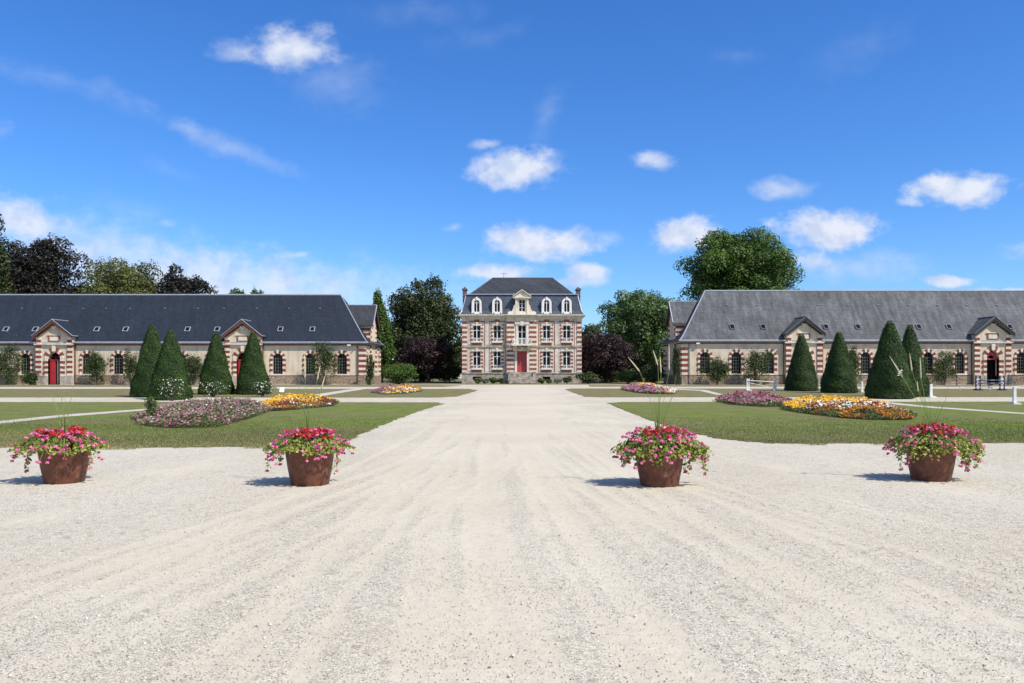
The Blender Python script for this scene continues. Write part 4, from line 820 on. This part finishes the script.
# ------------------------------------------------------------------ clipped yews
def yew(label, px, py, top, wpx, seed, lean=0):
    b_ = P(px, py); ppm = FPX/b_.y; H = (py-top)/ppm; Rb = wpx/2/ppm; r = np.random.default_rng(seed); b_.z = 0
    root = thing('yew_cone', label, 'yew', b_, 'clipped yew cones by the flower beds')
    prof = lambda t_: Rb*(np.clip((1-t_), 0, 1)**.80*.93+.07*np.sin(np.clip(t_*8, 0, 1.57)))*np.clip(t_*14+.80, 0, 1)
    ph = r.uniform(0, 6.28, 6)
    def lump(a_, z): return 1+.035*np.sin(a_*3+ph[0]+z*2)+.03*np.sin(a_*5+ph[1]-z*3)+.02*np.sin(z*7+a_*2+ph[2])
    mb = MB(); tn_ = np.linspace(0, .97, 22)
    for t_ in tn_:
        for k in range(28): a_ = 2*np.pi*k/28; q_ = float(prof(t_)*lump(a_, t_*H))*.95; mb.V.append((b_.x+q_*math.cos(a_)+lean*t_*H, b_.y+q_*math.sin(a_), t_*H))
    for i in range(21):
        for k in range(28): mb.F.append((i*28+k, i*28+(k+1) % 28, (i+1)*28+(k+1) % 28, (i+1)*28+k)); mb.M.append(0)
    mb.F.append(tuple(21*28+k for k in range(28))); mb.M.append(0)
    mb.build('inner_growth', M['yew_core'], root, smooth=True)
    n = 34000; t_ = 1-np.sqrt(r.random(n)*.998); t_ = np.where(r.random(n) < .12, r.random(n), t_); a_ = r.uniform(0, 2*np.pi, n); rr_ = prof(t_)*lump(a_, t_*H)+r.normal(0, .024, n)+.012*np.sin(a_*13+t_*21)*np.sin(t_*37+a_*5)+np.where(r.random(n) < .015, .04, 0)
    p = np.stack([b_.x+rr_*np.cos(a_)+lean*t_*H, b_.y+rr_*np.sin(a_), t_*H*1.0+.02], -1); nr = np.stack([np.cos(a_), np.sin(a_), np.full(n, .4)], -1)+r.normal(0, .5, (n, 3))
    patch = .5+.28*np.sin(a_*4+t_*9+ph[3])*np.sin(t_*13+ph[4]); tn = np.clip(patch+r.normal(0, .22, n), 0, 1)
    scatter('foliage', p, nr, r.uniform(.018, .040, n), M['yew'], root, tn, aspect=.5)
yew('leftmost yew cone, half hidden behind its neighbour', 152, 397, 325, 42, 1)
yew('second yew cone from the left, overlapping the leftmost one', 170.5, 399.5, 331, 43, 2)
yew('slim yew cone in front of the left stable wall, third from the left', 216, 394.5, 333, 36, 3)
yew('yew cone hiding half of the portal in the left stable', 253, 394.5, 332, 35, 4)
yew('smallest yew cone in front of the nearest portal of the right stable', 801.5, 391, 334, 34, 5)
yew('yew cone second from left on the right side, standing free', 839, 393, 332, 37, 6)
yew('biggest and widest yew cone on the right', 890, 398.5, 321, 49, 7)
yew('narrow yew cone rising behind the right flank of the biggest one', 910, 396.5, 325, 37, 8)

# ------------------------------------------------------------------ flower beds
def bed(label, pix, h, n, cols, leaf='leaf_bed', nb=2500, bs=.045, seed=1):
    pts = [P(*p) for p in pix]; A = np.array([(p.x, p.y) for p in pts]); c = A.mean(0)
    root = thing('flower_bed', label, 'flower bed', (c[0], c[1], 0), 'flower beds on the lawns'); r = np.random.default_rng(seed)
    mb = MB(); cn = Vector((c[0], c[1], 0)); mb.poly([(q.x, q.y, .02) for q in (p.lerp(cn, .02) for p in densify(pts, .5, 0))])
    cen = Vector((c[0], c[1], 0)); d = [p.lerp(cen, .02) for p in densify(pts, .5, 0)]
    for i in range(len(d)): a_, b_ = d[i], d[(i+1) % len(d)]; mb.poly([(a_.x, a_.y, 0), (b_.x, b_.y, 0), (b_.x, b_.y, .02), (a_.x, a_.y, .02)])
    mb.build('soil', M['soil'], root)
    def samp(k):
        X, Y = np.zeros(0), np.zeros(0)
        while len(X) < k:
            x = r.uniform(A[:, 0].min(), A[:, 0].max(), k*2); y = r.uniform(A[:, 1].min(), A[:, 1].max(), k*2); ok = inpoly(x, y, A); X = np.append(X, x[ok]); Y = np.append(Y, y[ok])
        X, Y = X[:k], Y[:k]; e = np.full(k, 9.)
        for i in range(len(A)):
            a_, b_ = A[i], A[(i+1) % len(A)]; ab = b_-a_; t_ = np.clip(((X-a_[0])*ab[0]+(Y-a_[1])*ab[1])/(ab@ab), 0, 1); e = np.minimum(e, np.hypot(X-a_[0]-t_*ab[0], Y-a_[1]-t_*ab[1]))
        hh = h*(.35+.65*np.clip(e/.9, 0, 1))*(.85+.5*smooth_noise(X, Y, seed, 3.0)+.6*smooth_noise(X, Y, seed+5, 9))
        return X, Y, np.clip(hh, .08, None)
    X, Y, hh = samp(n); X = X+r.normal(0, .07, n); Y = Y+r.normal(0, .09, n); Z = hh*r.random(n)**.4*np.where(r.random(n) < .12, r.uniform(1, 1.35, n), 1); scatter('foliage', np.stack([X, Y, Z+.03], -1), r.normal(0, .6, (n, 3))+[0, -.2, .7], r.uniform(.022, .055, n), M[leaf], root, np.clip(r.normal(.5, .25, n), 0, 1), aspect=.45)['kind'] = 'stuff'
    for (nm, mat, frac, f0, f1, v0, v1, up_) in cols:      # blooms: share, range across, range in depth
        k = int(nb*frac*.55); X, Y, hh = samp(k*6); fx = (X-A[:, 0].min())/np.ptp(A[:, 0]); fy = (Y-A[:, 1].min())/np.ptp(A[:, 1]); wv = .06*np.sin(Y*1.7)
        pat = smooth_noise(X, Y, seed*7+len(nm)+ord(nm[0]), 5.0) > -.02
        ok = (fx+wv >= f0) & (fx+wv <= f1) & (fy >= v0) & (fy <= v1) & pat; X, Y, hh = X[ok][:k], Y[ok][:k], hh[ok][:k]; k = len(X)
        if k < 4: continue
        scatter(nm, np.stack([X, Y, hh*r.uniform(.80, 1.25, k)+.02+up_], -1), r.normal(0, .4, (k, 3))+[0, -.5, .9], r.uniform(.6, 1.3, k)*bs, M[mat], root, shape=5)['kind'] = 'stuff'
    return root
bed('long mauve and dusty pink flower bed on the left front lawn', [(132,420),(140,426),(168,429),(215,428.5),(248,420),(270,412),(266,405),(225,404.5),(185,407),(150,412)], .30, 30000,
    [('mauve_blooms','mauve',.7,0,1,0,1,.02),('dusty_blooms','dusty',.85,0,1,0,1,.04),('pink_blooms','magenta',.25,0,1,0,.3,-.05),('white_blooms','whitebloom',.05,0,1,0,1,.05),('red_blooms','red',.07,0,.6,0,.2,-.1)], 'leaf_bed', 3400, .032, 3)
bed('yellow and orange flower bed right of the mauve bed on the left lawn', [(262,408),(270,412),(300,410),(334,406.5),(338,403.5),(318,401.5),(280,401.5),(264,404)], .34, 10000,
    [('yellow_blooms','yellow',.9,0,.85,.25,1,.04),('orange_blooms','orange',.6,0,1,0,.4,0),('white_blooms','whitebloom',.16,.1,1,0,.5,.0),('maroon_blooms','maroon',.25,.6,1,0,1,.03),('mauve_blooms','mauve',.2,0,.5,0,.6,0)], 'leaf_bed', 3000, .042, 4)
bed('small distant bed of grey foliage, pink and orange flowers near the left stable end', [(371,393),(385,395),(405,394),(423,391.5),(420,389.4),(400,389),(380,389.5)], .30, 8000,
    [('mauve_blooms','mauve',.8,0,.55,0,.6,.02),('orange_blooms','orange',.35,.5,1,0,1,.02),('yellow_blooms','yellow',.2,.5,1,0,1,.04),('white_blooms','whitebloom',.15,.4,1,0,.5,0)], 'leaf_greybed', 2000, .06, 5)
bed('mauve and maroon flower bed on the right lawn beside the orange bed', [(715,402),(735,405.5),(765,407.5),(789,407),(792,403),(772,399.5),(742,398.5),(722,399)], .34, 14000,
    [('mauve_blooms','mauve',1.0,0,1,.05,1,.03),('maroon_blooms','maroon',.5,0,1,.2,1,.04),('dusty_blooms','dusty',.6,0,1,0,1,.02)], 'leaf_bed', 3600, .045, 6)
bed('yellow and orange flower bed edged with rust coloured flowers on the right front lawn', [(781,410),(800,413.5),(835,418),(875,421),(912,420.5),(917,417),(895,411),(850,406.5),(800,404.5),(785,406)], .34, 20000,
    [('yellow_blooms','yellow',1.0,0,.85,.42,1,.05),('orange_blooms','orange',1.1,0,1,0,.42,-.03),('white_blooms','whitebloom',.25,.1,1,.2,.6,.02),('maroon_blooms','maroon',.3,.1,1,.3,1,.04),('mauve_blooms','dusty',.2,.8,1,0,.6,.05)], 'leaf_bed', 6000, .037, 7)
bed('small distant flower bed right of the drive, pink then orange then white', [(621,390),(635,393),(655,394.5),(674,394.5),(677,392.5),(660,390),(640,388.4),(626,388.2)], .38, 8000,
    [('mauve_blooms','mauve',.9,0,.5,0,1,.02),('dusty_blooms','dusty',.5,0,.5,0,1,.03),('orange_blooms','orange',.6,.4,.85,0,1,.02),('yellow_blooms','yellow',.6,.45,.9,.3,1,.03),('white_blooms','whitebloom',.5,.45,1,0,.6,.02)], 'leaf_bed', 2600, .07, 8)
for i, (px, py, top, rw, lb) in enumerate([(172,401,376,17,'white flowered bush in front of the second yew cone from the left'),(213,397,381,18,'white flowered bush at the foot of the slim third yew cone'),(262,397,380,13,'white flowered bush at the foot of the yew cone before the left portal')]):
    shrub(lb, px, P(px, py).y, top, rw, 'leaf_climb', .045, 1300, 14, 90+i, name='flowering_bush', group='white flowered bushes before the yew cones', bloom=('whitebloom', 120, .034), cat='bush', ryk=.35, lr=.34)
shrub('leafy light green plant standing in the mauve flower bed', 152, 25.5, 393, 9, 'leaf_bed', .04, 500, 8, 95, cat='plant', name='plant', lr=.34)

# ------------------------------------------------------------------ the four flower pots
def pot(label, px, py, spread, seed, stems, droop, topz=.84, nred=62, npink=135, fol=5200):
    b_ = P(px, py-2.0); b_.z = 0; b_.y += .0; r = np.random.default_rng(seed); x, y = b_.x, b_.y+.12
    root = thing('flower_pot', label, 'flower pot', (x, y, 0), 'rusty pots of pink and red flowers in a row')
    mb = MB(); mb.lathe([(.0, .0), (.262, .0), (.268, .012), (.315, .25), (.345, .455), (.362, .462), (.366, .50), (.348, .505), (.33, .47), (.31, .44)], x, y, -.005, 48)
    mb.build('pot', M['pot'], root, smooth=True)
    mb = MB(); mb.lathe([(.325, .45), (.2, .475), (0, .48)], x, y, 0, 24); mb.build('soil', M['soil'], root)
    W0, W1 = spread      # how far the plants reach left and right
    n = fol; a_ = r.uniform(0, 2*np.pi, n); q_ = np.sqrt(r.random(n)); reach = np.where(np.cos(a_) < 0, W0, W1)*(1+.12*np.sin(a_*5+seed)+.1*np.sin(a_*9+seed*2)); ry = .52
    X = np.cos(a_)*q_*reach; Yy = np.sin(a_)*q_*ry; out_ = np.clip(q_-.5, 0, 1)*2
    dome = topz-.14-.26*q_**2.4; low = .56-.30*out_*droop*(.4+.6*np.sin(a_*3+seed)**2)
    Z = dome-(dome-low)*r.random(n)**1.1
    keep = r.random(n) < (1-.80*out_); X, Yy, Z, q_ = X[keep], Yy[keep], Z[keep], q_[keep]; n = len(X)
    nr = np.stack([X*.9, Yy*.9, np.full(n, .4)], -1)+r.normal(0, .35, (n, 3))
    scatter('foliage', np.stack([X+x, Yy+y, Z], -1), nr, r.uniform(.012, .030, n), M['leaf_pot'], root, np.clip(r.normal(.5, .25, n), 0, 1), aspect=.8, shape=5)
    mb = MB()      # trailing stems
    heads = []
    for i in range(npink):
        t_ = r.uniform(0, 2*np.pi); q2 = r.uniform(.42, 1.1); rc = (W0 if math.cos(t_) < 0 else W1)*q2; ex, ey = math.cos(t_)*rc, math.sin(t_)*ry*q2
        ez = topz-.11-.22*q2**2+r.uniform(-.16, .09)-.28*max(0, q2-.85)*droop*2*r.random(); mz = max(ez, .60)+.06
        mb.tube([(x+ex*.15, y+ey*.15, .47), (x+ex*.6, y+ey*.6, mz), (x+ex, y+ey, ez)], [.005, .004, .0025], 4); heads.append((x+ex, y+ey, ez+.015, 'pink'))
    for i in range(nred):
        t_ = r.uniform(0, 2*np.pi); q2 = math.sqrt(r.random())*.58; rc = (W0 if math.cos(t_) < 0 else W1)*q2; ex, ey = math.cos(t_)*rc, math.sin(t_)*ry*q2; ez = topz-.07-.12*q2+r.uniform(-.05, .04)
        mb.tube([(x+ex*.3, y+ey*.3, .47), (x+ex, y+ey, ez)], [.005, .003], 4); heads.append((x+ex+.03, y+ey-.03, ez+.01, 'red' if r.random() < .8 else 'magenta'))
    for i in range(int(16*droop)):  # trailing over the rim
        e = 1 if r.random() < (.8 if W1 > W0 else .3) else -1; ex = e*r.uniform(.34, .34+(W1-.3 if e > 0 else W0-.3)*.9); ey = -r.uniform(.05, .30); ez = r.uniform(.16, .46)
        mb.tube([(x+ex*.7, y+ey*.7, .55), (x+ex*.97, y+ey, .5), (x+ex, y+ey, ez)], [.005, .004, .0025], 4); heads.append((x+ex, y+ey, ez, 'pink'))
        k = 26; p = np.stack([np.full(k, x+ex), np.full(k, y+ey), np.linspace(ez, .58, k)], -1)+r.normal(0, .022, (k, 3))
        scatter('trailing_leaves', p, r.normal(size=(k, 3))+[0, -.6, .2], r.uniform(.012, .024, k), M['leaf_pot'], root, shape=5)
    mb.build('stems', M['stem'], root)
    for (hx, hy, hz, mt) in heads:
        k = int(r.integers(12, 18)); rad = r.uniform(.020, .034) if mt == 'pink' else r.uniform(.032, .050)
        q3 = r.normal(size=(k, 3)); q3 /= np.linalg.norm(q3, axis=1, keepdims=True); q3 *= r.uniform(.4, 1.15, (k, 1)); q3[:, 2] = np.abs(q3[:, 2])*.8-.25
        scatter('flower_head', np.array([hx, hy, hz])+q3*rad, q3+[0, -.1, .3], r.uniform(.012, .019, k), M[mt], root, shape=5)
    # tall grass in the middle of the pot
    mb = MB()
    for i in range(22):
        t_ = r.uniform(0, 6.28); l = r.uniform(.35, 1.0)*.8; sp = r.uniform(.05, .30)*l; x2, y2 = math.cos(t_)*sp, math.sin(t_)*sp
        mb.tube([(x+x2*.1, y+y2*.1, .5), (x+x2*.4, y+y2*.4, .5+l*.6), (x+x2, y+y2, .55+l)], [.0035, .003, .001], 4)
    mb.build('grass_blades', M['stem'], root)
    for (sx0, sy0, sx1, sy1, has) in stems:     # seed stalks; given by where the plume starts and ends
        pz = lambda px_, py_: Vector((at(px_, y), y, EYE-(py_-HY)/FPX*y)); e1, e0_ = pz(sx1, sy1), pz(sx0, sy0)
        base = Vector((x, y, .5)); m1 = base.lerp(e0_, .55)+Vector((-(e0_.x-x)*.18, 0, .03)); mb = MB()
        mb.tube([base, m1, e0_, e1], [.004, .0035, .003, .002], 5); so_ = mb.build('seed_stalk', M['stem'], root)
        if has:
            mb = MB(); mb.tube([e0_, e0_.lerp(e1, .15), e0_.lerp(e1, .6), e1], [.003, .011, .009, .002], 7); mb.build('plume', M['plume'], so_, smooth=True)
        if has == 2:
            k = 16; p = np.array(e0_.lerp(e1, .25))+r.normal(0, .015, (k, 3)); scatter('white_tuft', p, r.normal(size=(k, 3)), .018, M['whitebloom'], so_, shape=5)
    return root
pot('leftmost rusty flower pot, standing at the far left below the lawn', 60, 485, (.68, .52), 11, [(62,402,61,388,0),(70,405,73,386,0)], .45, .85, 70, 150, 5200)
pot('second flower pot from the left, closest to the drive on its left side', 308, 487, (.58, .56), 12, [(305,380,304.5,352,1),(317,381,320,366,1),(321,389,325,376,1),(300,395,298,370,0)], .35, .86, 62, 150, 5000)
pot('flower pot just right of the drive with blooms trailing low on its right', 661, 488, (.60, .66), 13, [(640,372,628,357,1),(658,366,653,350,1),(661,374,660,356,1),(669,372,669,344,1),(673,395,676,375,0)], 1.0, .88, 46, 185, 6000)
pot('rightmost flower pot with blooms trailing over its right rim', 935, 483, (.58, .68), 14, [(903,378,889.5,356,2),(912,372,909.5,353,1),(921,380,920,357,1),(918,392,917,381,1),(945,402,948,386,0)], 1.0, .87, 58, 165, 5400)

# ------------------------------------------------------------------ riding ground: jumps, markers, fence
def post(label, px, py, h, nm='arena_marker'):
    b_ = P(px, py); b_.z = 0; root = thing(nm, label, 'marker post', b_, 'white marker posts on the riding ground')
    mb = MB(); mb.prism([(b_.x-.07, .10), (b_.x+.07, .10), (b_.x+.06, h), (b_.x-.06, h)], b_.y-.05, b_.y+.05); mb.build('upright', M['white'], root)
    mb = MB(); mb.prism([(b_.x-.14, .0), (b_.x+.34, .0), (b_.x+.11, .099), (b_.x-.11, .099)], b_.y-.16, b_.y+.16); mb.build('foot', M['white'], root)
    return b_
m1 = post('white marker post between the free standing yew and the biggest yew', 862, 392.5, .78); m2 = post('white marker post just right of the biggest yew pair', 931, 397.5, .78); m3 = post('white marker post standing nearest the right edge', 1014.5, 404.5, .82)
def jump(label, px0, px1, py, h, dark):
    a_, b_ = P(px0, py), P(px1, py); y = a_.y; root = thing('horse_jump', label, 'horse jump', ((a_.x+b_.x)/2, y, 0))
    for x in (a_.x, b_.x):
        mb = MB()
        for e in ((-.16, .16) if dark else (-.07, .07)): mb.box(x+e-.04, x+e+.04, y-.04, y+.04, 0, h)
        mb.box(x-.2, x+.2, y-.35, y+.35, .025, .10); o = mb.build('standard', M['navy'] if dark else M['white'], root)
        mb = MB()
        rw_ = .115 if dark else .028
        for z in ((.2, .34), (.48, .62), (.78, .92)): mb.box(x-rw_, x+rw_, y-.03, y+.03, z[0], min(z[1], h-.02))
        mb.build('rung', M['white'], o)
    for z in ((.55, .78) if dark else (.78,)):
        mb = MB(); n_ = 6
        for i in range(n_): t0, t1 = i/n_, (i+1)/n_; dz = 0 if dark else -.12; mb.tube([(a_.x+(b_.x-a_.x)*t0, y-.07, z+dz*t0), (a_.x+(b_.x-a_.x)*t1, y-.07, z+dz*t1)], .05 if dark else .03, 8, (i % 2) if dark else 0)
        mb.build('pole', [M['navy'], M['frame_grey']] if dark else M['white'], root)
    mb = MB()
    if dark: mb.box(a_.x+.75, b_.x-.75, y-.05, y+.0, .18, .50); mb.build('filler_panel', M['frame_grey'], root)
    else:
        mb.tube([(a_.x, y-.05, .62), (b_.x, y-.05, .2)], .018, 6); mb.build('brace', M['white'], root)
jump('dark blue and white horse jump in front of the rightmost doorway', 978, 1002, 390.5, 1.15, True)
jump('low plain white jump left of the smallest right yew', 748, 775, 390.8, .92, False)
a_ = [P(931, 388), P(960, 390.5), P(990, 391), P(1030, 389)]
mb = MB()
for i in range(3): mb.tube([(a_[i].x, a_[i].y, .3), ((a_[i].x+a_[i+1].x)/2, (a_[i].y+a_[i+1].y)/2, .24), (a_[i+1].x, a_[i+1].y, .3)], .022, 5)
for p in a_: mb.tube([(p.x, p.y, 0), (p.x, p.y, .34)], .02, 5)
tag(mb.build('rope', M['white']), 'low white rope strung on pegs behind the marker posts', 'rope')
for (p0, p1, lb) in ((926, 972, 'dark metal rail fence left of the rightmost doorway'), (1008, 1066, 'dark metal rail fence right of the rightmost doorway')):
    y = 82.0; x0, x1 = at(p0, y), at(p1, y); root = thing('rail_fence', lb, 'fence', ((x0+x1)/2, y, 0), 'metal rail fences before the right stable')
    mb = MB(); mb.tube([(x0, y, 1.02), (x1, y, 1.02)], .03, 5); mb.tube([(x0, y, .55), (x1, y, .55)], .025, 5); mb.build('rail', M['iron'], root)
    for i in range(4): x = x0+(x1-x0)*i/3; mb = MB(); mb.tube([(x, y, 0), (x, y, 1.06)], .04, 6); mb.build('post', M['iron'], root)
b_ = P(282, 393.5); root = thing('notice_board', 'small blank white board standing on the lawn behind the yellow bed', 'board', (b_.x, b_.y, 0))
mb = MB(); mb.hexa([(b_.x-.16, b_.y-.12, .1), (b_.x+.16, b_.y-.12, .1), (b_.x+.16, b_.y-.09, .1), (b_.x-.16, b_.y-.09, .1), (b_.x-.16, b_.y+.06, .42), (b_.x+.16, b_.y+.06, .42), (b_.x+.16, b_.y+.09, .42), (b_.x-.16, b_.y+.09, .42)]); mb.build('panel', M['white'], root)
for e in (-.13, .13): mb = MB(); mb.tube([(b_.x+e, b_.y, 0), (b_.x+e, b_.y, .28)], .02, 5); mb.build('leg', M['frame_grey'], root)
